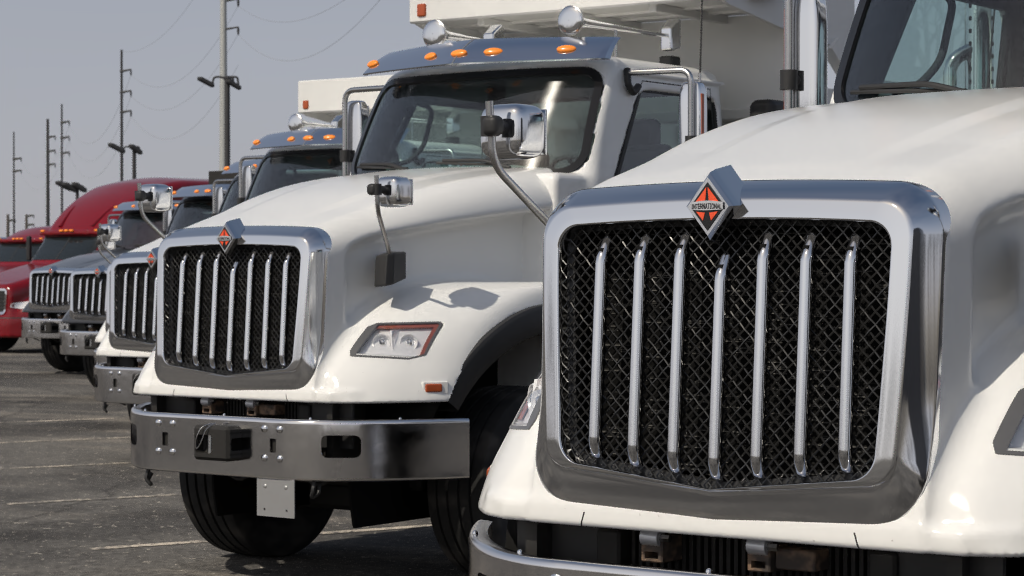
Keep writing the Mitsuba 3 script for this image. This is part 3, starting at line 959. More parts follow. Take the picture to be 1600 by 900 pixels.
    for x, y, inward in spots:
        c = (x, y, .558)
        side = 1 if x > 0 else -1
        k = t.add('wheel', lathe([(side * .05, .30), (side * .05, .20), (side * .11, .12), (side * .12, .02), (side * .12, .001)] if y < 3 else [(side * -.02, .30), (side * -.06, .20), (side * .06, .12), (side * .06, .001)], 40, 'x', c), 'reflector', 30, W)
        t.add(k + '__tyre', lathe(tyre_p if side > 0 else [(-a, r) for a, r in tyre_p], 72, 'x', c), 'rubber', 28, W)
        t.add(k + '__rim', lathe([(side * -.14, .29), (side * -.12, .305), (side * .13, .305), (side * .15, .315), (side * .155, .30), (side * .05, .285)], 48, 'x', c), 'reflector', 30, W)
    # ---- cab
    yw, xs, outer, shell = cab_fns(c0)
    m = surface_nets(shell, (-1.06, c0 + 1.72, .92), (1.06, c0 + 3.88, 3.22), .030 if far else .0175)
    cen = m.triangles_center
    ins = outer(*cen.T) < -.030
    t.add('cab', submesh(m, ~ins), 'white_paint', 45, C)
    t.add('cab_lining', submesh(m, ins), 'interior', 45, C)

    def trap(d, zlo, zhi, lo=.940, hi=.880, r=.14):
        return rpoly([(-lo - d, zlo - d), (lo + d, zlo - d), (hi + d, zhi + d), (-hi - d, zhi + d)], r, 6)
    W0 = trap(0, 2.36, 3.03)
    gl = drape(W0.buffer(.002), yw, .05, off=-.004, th=0)
    t.add('windshield', gl, 'windshield_glass', True, C, uv=np.array(gl.vertices)[:, [0, 2]])
    t.add('windshield__gasket', drape(W0.buffer(.008).difference(W0.buffer(-.036)), yw, .03, off=.010, th=.020), 'black_gloss', 30, C)
    for s in (-1, 1):
        pts = [(2.46 + c0, 2.30), (2.30 + c0, 2.25), (3.54 + c0, 2.25), (3.54 + c0, 2.935), (2.75 + c0, 2.935)]
        g = rpoly([(2.36 + c0, 2.25), (3.71 + c0, 2.25), (3.71 + c0, 2.935), (2.79 + c0, 2.935)], .06)
        gs = g.buffer(.01)
        zz = np.array(gs.exterior.coords)
        d = trimesh.creation.extrude_polygon(gs, .004, engine='earcut')
        v = np.array(d.vertices)
        X = np.interp(v[:, 1], [2.25, 2.35, 2.5, 3.0], [.99, .985, .965, .915]) - .024
        k = 'side_window' + ('' if s < 0 else '_001')
        o = sheet(lambda u, w: (s * (np.interp(w, [2.25, 2.35, 2.5, 3.0], [.99, .985, .965, .915]) - .024), np.maximum(u, c0 + 2.36 + (w - 2.25) * .63), w), np.linspace(c0 + 2.36, c0 + 3.72, 14), np.linspace(2.25, 2.94, 10))
        t.add('side_window', o, 'glass', False, C)
        fr = g.difference(g.buffer(-.03))
        frm = prism_x(fr, 0, .03)
        v = np.array(frm.vertices)
        v[:, 0] = s * (np.interp(v[:, 2], [2.25, 2.35, 2.5, 3.0], [.99, .985, .965, .915]) - .014 - v[:, 0])
        t.add('side_window__seal', trimesh.Trimesh(v, frm.faces, process=False), 'black_plastic', False, C) if s < 0 else t.add('side_window_001__seal', trimesh.Trimesh(v, frm.faces, process=False), 'black_plastic', False, C)
        # door shut line and handle
        dp = [(2.52, 1.25), (3.62, 1.25), (3.62, 2.97), (2.80, 2.97), (2.34, 2.28), (2.34, 1.8), (2.52, 1.25)]
        dl = np.array([(s * (float(np.interp(z, [1.0, 2.25, 2.35, 2.5, 3.0], [.99, .99, .985, .965, .915])) - .001), c0 + y, z) for y, z in dp])
        dl = np.vstack([np.linspace(a, b, 8) for a, b in zip(dl[:-1], dl[1:])])
        dl[:, 0] = s * (np.interp(dl[:, 2], [1.0, 2.25, 2.35, 2.5, 3.0], [.99, .99, .985, .965, .915]) - .001)
        t.add('door_shut_line', tube(dl, .004, 6), 'black_plastic', 30, C)
        t.add('door_handle', rbox((s * 1.0, c0 + 3.45, 2.05), (.03, .16, .05), .012), 'black_plastic', 35, C)
        # black hinge of the mirror bracket at the A pillar
        hb = tube(smooth_path([(s * .935, c0 + 2.60, 3.03), (s * .955, c0 + 2.58, 2.93), (s * .955, c0 + 2.64, 2.88), (s * .955, c0 + 2.70, 2.93)], .02, 5), .022, 10)
        k = t.add('side_mirror', tube(smooth_path([(s * .93, c0 + 2.60, 3.005), (s * 1.38, c0 + 2.63, 3.005), (s * 1.38, c0 + 2.63, 1.98), (s * .98, c0 + 2.60, 1.90)], .085, 8), .019, 14), 'steel_tube', 40, C)
        t.add(k + '__hinge', hb, 'black_plastic', 35, C)
        hd = superbox((s * 1.345, c0 + 2.71, 2.625), (.165, .105, .63), 5.0)
        t.add(k + '__shell', hd, 'chrome', True, C)
        t.add(k + '__glass', rbox((s * 1.345, c0 + 2.760, 2.625), (.135, .008, .56), .003), 'polished_steel', 30, C)
        t.add(k + '__reflex_strip', rbox((s * 1.345 + s * .078, c0 + 2.690, 2.62), (.014, .030, .48), .004), 'amber_dark', 30, C)
        t.add(k + '__clamp', cat(cyl((s * 1.38, c0 + 2.63, 2.52), (s * 1.38, c0 + 2.63, 2.60), .036, 18), cyl((s * 1.38, c0 + 2.63, 2.56), (s * 1.36, c0 + 2.68, 2.56), .026, 14)), 'black_plastic', 35, C)
        k = t.add('convex_mirror', hull(np.vstack([rbox((s * 1.32, c0 + 2.70, 2.20), (.14, .06, .15), .028).vertices, rbox((s * 1.32, c0 + 2.745, 2.20), (.17, .05, .18), .022).vertices])), 'chrome', 50, C)
        t.add(k + '__clamp', cat(cyl((s * 1.38, c0 + 2.63, 2.14), (s * 1.38, c0 + 2.63, 2.21), .034, 16), cyl((s * 1.38, c0 + 2.63, 2.18), (s * 1.33, c0 + 2.71, 2.18), .022, 12)), 'black_plastic', 35, C)
        t.add('sun_flap', box(s * .43 - .36, s * .43 + .36, c0 + 2.50, c0 + 2.52, 2.86, 3.0, .004), 'interior', False, C)
        # seats
        t.add('seat', cat(rbox((s * .50, c0 + 3.15, 1.92), (.52, .50, .18), .06), rbox((s * .50, c0 + 3.42, 2.28), (.50, .16, .66), .07), rbox((s * .50, c0 + 3.44, 2.68), (.27, .12, .20), .05)), 'seat_fabric', 45, C)
        # grab handle on the pillar
        gh = smooth_path([(s * .82, c0 + 2.70, 2.90), (s * .70, c0 + 2.74, 2.86), (s * .72, c0 + 2.66, 2.60), (s * .78, c0 + 2.58, 2.50), (s * .86, c0 + 2.52, 2.48)], .06, 6)
        t.add('grab_handle', tube(gh, .016, 12), 'interior', 40, C)
        # wipers
        x0 = -.34 if s < 0 else .42
        wp = [(x0 + .10, float(yw(x0 + .10, 2.40)) - .045, 2.405), (x0 - .10, float(yw(x0 - .1, 2.44)) - .030, 2.455), (x0 - .42, float(yw(np.clip(x0 - .42, -.86, 1), 2.45)) - .022, 2.462)]
        k = t.add('wiper', tube(smooth_path(wp, .05, 4), .011, 8), 'black_plastic', 35, C)
        bl = [(x0 - q, float(yw(np.clip(x0 - q, -.88, .88), 2.43)) - .012, 2.425 + .05 * q) for q in np.linspace(-.05, .47, 8)]
        t.add(k + '__blade', tube(bl, .009, 6), 'black_plastic', 35, C)
    t.add('rear_window', drape(rpoly([(-.73, 2.38), (.73, 2.38), (.73, 2.98), (-.73, 2.98)], .08), lambda x, z: c0 + 3.765 + 0 * x, .3, th=0), 'glass', False, C)
    t.add('dashboard', hull([(x, y, z) for x in (-.90, .90) for (y, z) in ((c0 + 2.06, 2.33), (c0 + 2.42, 2.36), (c0 + 2.62, 2.30), (c0 + 2.66, 1.9), (c0 + 2.1, 1.9))] + [(x, c0 + 2.56, 2.40) for x in (.22, .74)]), 'interior', 20, C)
    sw = trimesh.creation.torus(.225, .016, 32, 10)
    sw = cat(sw, cyl((-.21, 0, -.01), (.21, 0, -.01), .014, 8), cyl((0, -.21, -.01), (0, 0, -.01), .014, 8), cyl((0, 0, -.16), (0, 0, .01), .04, 12))
    sw.apply_transform(trimesh.transformations.rotation_matrix(math.radians(-38), [1, 0, 0]))
    sw.apply_translation([.48, c0 + 2.80, 2.36])
    t.add('steering_wheel', sw, 'interior', 40, C)
    t.add('cab_rear_wall', box(-.92, .92, c0 + 3.71, c0 + 3.73, 1.2, 2.36), 'interior', False, C)
    # ---- sun visor with its five lamps
    lo_x = np.array([-.97, -.97, -.96, -.925, -.80, -.6, -.4, -.2, -.05, 0, .05, .2, .4, .6, .80, .925, .96, .97, .97])
    lo_y = np.array([2.46, 2.36, 2.315, 2.28, 2.235, 2.175, 2.12, 2.07, 2.04, 2.035, 2.04, 2.07, 2.12, 2.175, 2.235, 2.28, 2.315, 2.36, 2.46])
    lo_x, lo_y = lo_x[1:-1], lo_y[1:-1]
    up_x = lo_x * .95
    up_y = np.array([2.62, 2.55, 2.52, 2.495, 2.455, 2.40, 2.345, 2.295, 2.265, 2.26, 2.265, 2.295, 2.345, 2.40, 2.455, 2.495, 2.52, 2.55, 2.62])[1:-1]
    rows = []
    for q in np.linspace(0, 1, 9):
        bul = .010 * 4 * q * (1 - q)
        rows.append(np.stack([lo_x * (1 - q) + up_x * q, c0 + lo_y * (1 - q) + up_y * q - bul * .7, 3.072 + (.168 - .02 * (np.abs(lo_x)) ** 2) * q + bul], 1))
    R = np.array(rows)
    n, mm = R.shape[:2]
    ii, jj = np.meshgrid(np.arange(n - 1), np.arange(mm - 1), indexing='ij')
    q4 = np.stack([ii * mm + jj, ii * mm + jj + 1, (ii + 1) * mm + jj + 1, (ii + 1) * mm + jj], -1).reshape(-1, 4)
    k = t.add('sun_visor', solidify(fromvf(R.reshape(-1, 3), q4), .012), 'visor_steel', 25, C)
    t.add('sun_visor__seam', tube(R[:, 8] + [0, -.001, .001], .0035, 6), 'aluminium_plate', 35, C)
    for x in (-.90, -.27, 0.0, .235, .70):
        q = .36
        yl, yu = np.interp(x, lo_x[1:-1], lo_y[1:-1]), np.interp(x, up_x[1:-1], up_y[1:-1])
        pos = np.array([x, c0 + yl * (1 - q) + yu * q - .010, 3.072 + .165 * q + .010])
        nrm = np.array([np.sign(x) * .25 * (abs(x) > .02), -.62, .75])
        nrm /= np.linalg.norm(nrm)
        lm = trimesh.creation.uv_sphere(1.0, count=[12, 24])
        lm.apply_scale([.062, .030, .020])
        k2 = t.add('sun_visor__marker_light', lm, 'amber', True, C)
        Rm = np.eye(4)
        ex = np.cross([0, 0, 1], nrm)
        ex = ex / np.linalg.norm(ex)
        # long axis along the visor
        zx = nrm
        yx = np.cross(zx, ex)
        Rm[:3, 0], Rm[:3, 1], Rm[:3, 2] = ex, yx, zx
        Rm[:3, 3] = pos
        lm2 = lm.copy()
        lm2.apply_transform(Rm)
        t.parts[-1] = (k2, ply(lm2, 'amber', True), C, None, None)
    # visor brackets
    # ---- horns on the roof
    for x, y0, y1, z in ((.62, 2.42, 3.60, 3.335), (-.44, 2.40, 3.05, 3.315)):
        L = y1 - y0
        prof = [(.0, .002), (.0, .05), (.004, .076), (.012, .088), (.022, .089), (.040, .080), (.065, .060), (.10, .043), (.16, .030), (.30, .023), (.55 * L, .018), (L, .012)]
        hn = lathe(prof, 36, 'y', (x, c0 + y0, z))
        k = t.add('air_horn', hn, 'chrome', 35, C)
        t.add(k + '__rim', lathe([(.012, .088), (.016, .094), (.026, .094), (.03, .086)], 36, 'y', (x, c0 + y0, z)), 'steel_tube', 35, C)
        t.add(k + '__strut', cyl((x, c0 + y0 + .45 * L, 3.11), (x, c0 + y0 + .45 * L, z), .010, 8), 'steel_tube', 30, C)
        t.add(k + '__foot', cat(box(x - .05, x + .05, c0 + y1 - .06, c0 + y1 + .06, 3.12, 3.20, .01)), 'black_plastic', 30, C)
        t.add(k + '__driver', hull(np.vstack([rbox((x, c0 + y1 - .03, z - .02), (.09, .05, .16), .02).vertices, rbox((x, c0 + y1 + .05, z + .02), (.10, .04, .20), .018).vertices])), 'polished_steel', 40, C)
    # ---- antenna beside the left mirror
    k = t.add('antenna', tube([(1.39, c0 + 2.72, 2.98), (1.395, c0 + 2.735, 3.45), (1.405, c0 + 2.75, 4.0)], [.006, .005, .004], 8), 'black_plastic', 35, C)
    t.add(k + '__base', cat(cyl((1.385, c0 + 2.71, 2.80), (1.39, c0 + 2.72, 2.99), .010, 10), rbox((1.385, c0 + 2.70, 2.80), (.05, .05, .05), .012)), 'steel_tube', 35, C)
    # ---- behind the cab
    if dump:
        def P(*pts):
            return np.array(pts, float)
        # cab shield
        t.add('cab_shield', box(-1.24, 1.24, 3.22, 4.20, 3.515, 3.575, .008), 'body_white', False, BD)
        t.add('cab_shield__front_lip', box(-1.25, 1.25, 3.16, 3.235, 3.50, 3.84, .012), 'body_white', False, BD)
        for s in (-1, 1):
            g = prism_x(Polygon([(3.236, 3.50), (3.30, 3.478), (4.06, 3.375), (4.70, 3.325), (5.02, 3.10), (5.02, 3.84), (3.236, 3.84)]), 0, .03)
            g.apply_translation([s * 1.235 - .015, 0, 0])
            t.add('cab_shield__side_gusset', g, 'body_white', False, BD)
            t.add('cab_shield__lip_lamp', rbox((s * 1.13, 3.157, 3.585), (.075, .03, .09), .014), 'amber_dark', 40, BD)
            rl = hull([(s * 1.235 + dx, y + dy, z + dz) for (y, z) in ((4.68, 3.34), (5.05, 3.08)) for dx in (-.045, .045) for dy, dz in ((-.05, -.04), (.05, .04))])
            t.add('dump_body__corner_rail', rl, 'body_white', False, BD)
            t.add('dump_body__top_rail', box(s * 1.235 - .05, s * 1.235 + .05, 5.06, 8.6, 3.02, 3.14, .01), 'body_white', False, BD)
            t.add('dump_body__side_wall', box(s * 1.21 - .02, s * 1.21 + .02, 4.16, 8.6, 1.55, 3.03), 'body_white', False, BD)
            for y in (5.6, 6.6, 7.6, 8.5):
                t.add('dump_body__side_post', box(s * 1.25 - .03, s * 1.25 + .03, y - .08, y + .08, 1.5, 3.02, .008), 'body_white', False, BD)
            t.add('tarp_motor', cat(cyl((s * 1.25, 3.72, 3.62), (s * 1.40, 3.72, 3.62), .075, 16), rbox((s * 1.30, 3.60, 3.60), (.12, .16, .12), .02), cyl((s * 1.28, 3.86, 3.62), (s * 1.38, 3.86, 3.62), .05, 12)), 'black_plastic', 35, BD)
        t.add('dump_body', box(-1.20, 1.20, 4.16, 8.6, 1.40, 1.55), 'body_white', False, BD)
        t.add('dump_body__bulkhead', box(-1.19, 1.19, 4.17, 4.22, 2.86, 3.51), 'body_white', False, BD)
        t.add('dump_body__lower_bulkhead', box(-1.19, 1.19, 4.26, 4.30, 1.5, 2.90), 'body_white', False, BD)
        t.add('dump_body__bulkhead_brace', box(-1.19, 1.19, 4.12, 4.26, 2.80, 2.88, .01), 'body_white', False, BD)
        for x in (-.7, 0, .7):
            t.add('dump_body__shield_rib', box(x - .03, x + .03, 3.26, 4.18, 3.46, 3.516, .006), 'body_white', False, BD)
        for yy in (3.60, 3.92):
            t.add('dump_body__shield_crossbar', box(-1.2, 1.2, yy - .012, yy + .012, 3.498, 3.517), 'body_white', False, BD)
        t.add('dump_body__tailgate', box(-1.2, 1.2, 8.55, 8.62, 1.5, 3.0, .01), 'body_white', False, BD)
        t.add('air_cleaner', rbox((1.16, c0 + 3.98, 2.55), (.20, .26, .72), .06), 'black_plastic', 40, BD)
    else:
        stack = lathe([(1.0, .001), (1.0, .062), (3.9, .062), (3.92, .060), (3.92, .050)], 32, 'z', (-1.03, c0 + 3.70, 0))
        k = t.add('exhaust_stack', stack, 'polished_steel', 35, C)
        hs = np.array([[a, z] for z in np.arange(2.0, 3.7, .055) for a in (-2.9, 1.6)])
        dots = [rbox((-1.03 + .0615 * math.sin(a), c0 + 3.70 + .0615 * math.cos(a), z), (.014, .014, .020), .005, 2) for a, z in hs]
        t.add(k + '__slots', cat(*dots), 'liner', 30, C, kind='stuff')
        el = smooth_path([(-1.12, c0 + 3.60, 2.0), (-1.12, c0 + 3.60, 2.70), (-1.03, c0 + 3.68, 2.76)], .06, 8)
        t.add(k + '__elbow', tube(el, .030, 14), 'polished_steel', 40, C)
        t.add('fifth_wheel', cat(box(-.45, .45, 5.9, 6.8, 1.08, 1.16, .02)), 'frame_black', False, CH)
        t.add('deck_plate', box(-.46, .46, 4.1, 5.4, 1.06, 1.075), 'aluminium_plate', False, CH)
    return t


# ------------------------------------------------------------------ the setting
def add(key, mesh, bsdf, label, category=None, smooth=False, kind=None, group=None):
    scene[key] = ply(mesh, bsdf, smooth)
    labels[key] = {'label': label}
    if category:
        labels[key]['category'] = category
    if kind:
        labels[key]['kind'] = kind
    if group:
        labels[key]['group'] = group


def quad(p, z):
    return fromvf([(x, y, z) for x, y in p], [[0, 1, 2, 3]])


add('ground', quad([(-2500, -2500), (2500, -2500), (2500, 2500), (-2500, 2500)], -.01), 'bare_ground', 'dry open land reaching to the horizon', kind='structure')
add('pavement', quad([(-140, -60), (120, -60), (120, 170), (-140, 170)], 0.0), 'asphalt', 'worn grey asphalt of the truck lot', kind='structure')

SD = np.array([.852, .523])
SN = np.array([-.523, .852])
# painted stall lines: (left end x, y, length)
p0 = np.array([-2.69, 14.27])
starts = {-1: 0.4, 0: 0.0, 1: 0.35, 2: 0.2, 3: 0.1, 4: -.25, 5: -.8, 6: -.6, 7: -1.2, 8: -.5, 9: -.6, 10: -.7}
for i in range(-1, 13):
    base = p0 + SN * (2.93 * i) + SD * (-.62 * i + starts.get(i, 0))
    a = base
    w = .055
    L = 7.5
    segs = [(0, L)] if i not in (0, 1) else ([(0, .62), (.72, L)] if i == 1 else [(0, .8), (1.0, L)])
    for n_, (s0, s1) in enumerate(segs):
        q = [a + SD * s0 - SN * w, a + SD * s1 - SN * w, a + SD * s1 + SN * w, a + SD * s0 + SN * w]
        k = 'stall_line' if 'stall_line' not in scene else f"stall_line_{sum(1 for z in scene if z.startswith('stall_line')):03d}"
        add(k, quad(q, .004), 'stripe', 'worn painted stall line on the asphalt, one of a row running under the trucks', kind='structure')


# ------------------------------------------------------------------ poles and wires
def pole(key, x, y, h, r0, r1, arms, label, bsdf, group='utility poles along the road', arm_dir=(.95, -.3), arm_len=.95, insul=True):
    labels[key] = {'label': label, 'category': 'utility pole', 'group': group}
    scene[f'{key}__shaft'] = ply(tube([(x, y, 0), (x, y, h)], [r0, r1], 20), bsdf, 40)
    d = np.array(arm_dir) / np.hypot(*arm_dir)
    for i, z in enumerate(arms):
        a = np.array([x, y, z])
        b = a + [d[0] * arm_len, d[1] * arm_len, .12]
        kk = 'crossarm' if i == 0 else f'crossarm_{i:03d}'
        rr = max(.045, .0006 * y)
        scene[f'{key}__{kk}'] = ply(tube([a - [d[0] * .1, d[1] * .1, 0], b], [rr, rr * .6], 8), 'pole_dark', 40)
        if insul:
            kk2 = 'insulator'
            scene[f'{key}__{kk}__{kk2}'] = ply(tube([b, b + [0, 0, -.18], b + [0, 0, -.42]], [.05, .07, .04], 8), 'pole_dark', 40)


def at(u, v, Z):
    return np.array([(u - 800) * Z / 3500, Z, CAM_H - (v - 420) * Z / 3500])


UP = []
for key, u, vt, Z, r, av, lab, bs in [
    ('utility_pole', 349.5, -25, 117, .27, (3, 47, -38), 'tall pale steel utility pole, the nearest and thickest of the line', 'pole_steel'),
    ('utility_pole_001', 190.5, 78, 153, .13, (112, 145, 176), 'dark utility pole with three short arms left of the nearest steel pole', 'pole_dark'),
    ('utility_pole_002', 97, 163, 204, .13, (192, 216, 240), 'thin utility pole with arms beside a shorter pole above the red truck', 'pole_dark'),
    ('utility_pole_003', 75, 186, 222, .22, (215, 237, 258), 'thicker plain utility pole just left of a thinner one above the red truck', 'pole_dark'),
    ('utility_pole_004', 22, 206, 250, .13, (249, 268), 'thin utility pole near the left edge of the picture', 'pole_dark'),
    ('utility_pole_005', 12.5, 335, 300, .30, (345,), 'short far wooden pole, leftmost in the picture', 'pole_wood'),
    ('utility_pole_006', 41.5, 335, 300, .28, (338, 352), 'short far wooden pole with a crossarm, above the red windshield', 'pole_wood'),
]:
    P = at(u, vt, Z)
    arms = [at(u, q, Z)[2] for q in av]
    pole(key, P[0], P[1], P[2], r, r * .6, arms, lab, bs, arm_len=.0072 * Z if Z < 120 else .0046 * Z if Z < 180 else .0037 * Z)
    UP.append((P, arms))


def wire(key, a, b, sag, r, lab):
    t_ = np.linspace(0, 1, 24)
    p = np.array(a)[None] * (1 - t_[:, None]) + np.array(b)[None] * t_[:, None]
    p[:, 2] -= sag * 4 * t_ * (1 - t_)
    scene[key] = ply(tube(p, r, 5), 'wire', True)
    labels[key] = {'label': lab, 'category': 'cable', 'group': 'cables slung between the utility poles'}


WLS = ['upper cable from the nearest steel pole to the second pole', 'middle cable from the nearest steel pole to the second pole', 'lowest cable from the nearest steel pole to the second pole',
       'topmost cable, from the tip of the second pole up past the steel pole', 'upper cable between the second and the third utility pole', 'middle cable between the second and the third utility pole',
       'lowest cable between the second and the third utility pole', 'upper cable between the third pole and the one near the left edge', 'lower cable between the third pole and the one near the left edge',
       'cable running off the top of the picture from the steel pole, the upper of two', 'cable running off the top of the picture from the steel pole, the lower of two']
nw = 0
d = np.array([.95, -.3]) / math.hypot(.95, .3)


def tip(i, j, base=False):
    P, arms = UP[i]
    Z = P[1]
    L = .0072 * Z if Z < 120 else .0046 * Z if Z < 180 else .0037 * Z
    if base:
        return np.array([P[0], P[1], P[2] - .1])
    return np.array([P[0] + d[0] * L, P[1] + d[1] * L, arms[j] - .25])


pairs = [(tip(1, j), tip(0, j), 2.2) for j in (0, 1)] + [(tip(1, 2), tip(0, 1) + [0, 0, -1.6], 2.6), (tip(1, 0, True), tip(0, 2, True) + [0, 0, 2], 1.6)] + [(tip(2, j), tip(1, j), 3.0) for j in range(3)] + [(tip(4, j), tip(2, j), 3.0) for j in range(2)]
q0, q1 = tip(0, 0), tip(0, 1)
pairs += [(q0, at(590, -40, 75), 1.2), (q1, at(640, -60, 72), 2.2)]
for a, b, sg in pairs:
    wire('cable' if nw == 0 else f'cable_{nw:03d}', a, b, sg, .007 if a[1] < 170 else .008, WLS[nw])
    nw += 1


def light_pole(key, u, vtop, Z, r, heads, lab):
    P = at(u, vtop, Z)
    labels[key] = {'label': lab, 'category': 'light pole', 'group': 'lot light poles'}
    x, y, h = P
    scene[f'{key}__shaft'] = ply(tube([(x, y, 0), (x, y, h)], [r, r * .85], 20), 'pole_dark', 40)
    s = Z / 3500
    n = 0
    for du, dv, yaw in heads:
        ex = x + du * s
        ez = h - dv * s
        arm = smooth_path([(x, y, h - 4 * s), (x + du * .55 * s, y, h - 1 * s + 0), (ex * .88 + x * .12, y, h - 2 * s), (ex, y, ez - 2 * s)], .12 * abs(du) * s + .05, 5)
        k = 'arm' if n == 0 else f'arm_{n:03d}'
        scene[f'{key}__{k}'] = ply(tube(arm, r * .35, 8), 'pole_dark', 40)
        hd = hull(np.vstack([rbox((ex, y, ez), (7 * s, 12 * s, 7 * s), 2.2 * s).vertices, rbox((ex - yaw * 17 * s, y - 4 * s, ez + 9 * s), (9 * s, 16 * s, 6 * s), 2 * s).vertices]))
        k = 'lamp_head' if n == 0 else f'lamp_head_{n:03d}'
        scene[f'{key}__{k}'] = ply(hd, 'pole_dark', 40)
        n += 1


light_pole('light_pole', 355.5, 119, 72, .10, [(-24, 14, 1), (10, 13, .6), (18, 18, .9)], 'dark lot light pole with three lamp heads, standing at the steel utility pole')
light_pole('light_pole_001', 210, 228, 120, .12, [(-18, 8, 1), (9, 10, .7)], 'lot light pole with two lamp heads left of the tall steel pole')
light_pole('light_pole_002', 121, 289, 150, .13, [(-11, 6, 1), (-4, 8, .8), (11, 8, .8)], 'small far light pole with three lamp heads above the red sleeper roof')

# bare winter trees round the lot, behind the camera and to the right: what the chrome reflects
tr = np.random.default_rng(3)


def bare_tree(h, seed):
    g = np.random.default_rng(seed)
    out = []

    def grow(p, dv, L, r, dep):
        q = p + dv * L
        out.append(tube([p, (p + q) / 2 + g.normal(0, .04 * L, 3), q], [r, r * .85, r * .7], 5 if dep < 2 else 3, cap=False))
        if dep >= 4:
            return
        for _ in range(3 if dep else 4):
            e = dv + g.normal(0, .48, 3)
            e[2] = abs(e[2]) * .8 + .25
            e /= np.linalg.norm(e)
            grow(p + (q - p) * g.uniform(.55, 1), e, L * g.uniform(.55, .78), r * .6, dep + 1)
    grow(np.zeros(3), np.array([0, 0, 1.0]), h * .32, h * .02, 0)
    return cat(*out)


trees = [bare_tree(10.0, s) for s in (1, 2, 3)]
tp = [ply(m, 'bark', True) for m in trees]
n = 0
for i in range(90):
    ang = math.radians(20 + 260 * (i + tr.uniform(-.4, .4)) / 90)     # clockwise from straight ahead
    R = tr.uniform(52, 80) if ang < math.radians(190) else tr.uniform(80, 100)
    x, y = R * math.sin(ang), R * math.cos(ang)
    scene[f'bare_wood__{i + 1:03d}'] = {**tp[i % 3], 'to_world': T().translate([x, y, -.1]).rotate([0, 0, 1], float(tr.uniform(0, 360))).scale(float(tr.uniform(.8, 1.35)))}
labels['bare_wood'] = {'label': 'leafless winter trees round the lot, seen only as reflections in the chrome', 'kind': 'stuff'}


# ------------------------------------------------------------------ the trucks
def org(u, Z):
    return (u - 800) * Z / 3500, Z


near = build_truck(1.13, .28, False)
dumper = build_truck(1.0, 0.0, True)
SPORT = T()
G_ALL = 'trucks parked in the row'

x, y = org(1110, 5.98)
near.put('tractor_truck', 'white truck nearest the camera, its large grille filling the right of the picture', 'truck', place(x, y), skip=('antenna',))
x, y = org(354, 12.35)
dumper.put('dump_truck', 'white dump truck, second from the right, its whole cab, visor and left headlight in view', 'dump truck', place(x, y))


def low(dz):
    k = T().translate([0, 0, dz])
    return {'front': k, 'cab': k, 'bed': k, 'chassis': k}


x, y = org(238, 20.06)
dumper.put('dump_truck_001', 'white dump truck half hidden behind the second truck, its white bed sticking up', 'dump truck', place(x, y), shifts={**low(-.08), 'bed': T().translate([0, .2, -.08])}, skip=('antenna',))
dumper.put('tractor_truck_001', 'white truck almost hidden, only its visor and roof showing above the second truck', 'truck', place(-4.15, 25.0), shifts=low(-.12), skip=('dump_body', 'cab_shield', 'tarp_motor', 'air_cleaner', 'air_horn'))
HV = {'front': T().translate([0, 0, .205]).scale([1, 1, .79]), 'cab': T().translate([0, 0, -.25]), 'bed': T().translate([.15, .1, -.60]), 'chassis': T().translate([0, 0, -.03])}
GREY = {'white_paint': 'grey_paint'}
x, y = org(153, 30.0)
dumper.put('grey_truck', 'dark grey truck, the nearer and right-hand one of two with chrome grilles', 'truck', place(x, y), shifts=HV, swap={**GREY, 'body_white': 'frame_black'}, skip=('antenna', 'air_horn', 'fender_mirror'))
x, y = org(80, 37.5)
dumper.put('grey_truck_001', 'dark grey truck, the farther and left-hand one of two, next to the red truck', 'truck', place(x, y), shifts=HV, swap=GREY, skip=('antenna', 'air_horn', 'fender_mirror', 'dump_body', 'cab_shield', 'tarp_motor', 'air_cleaner'))


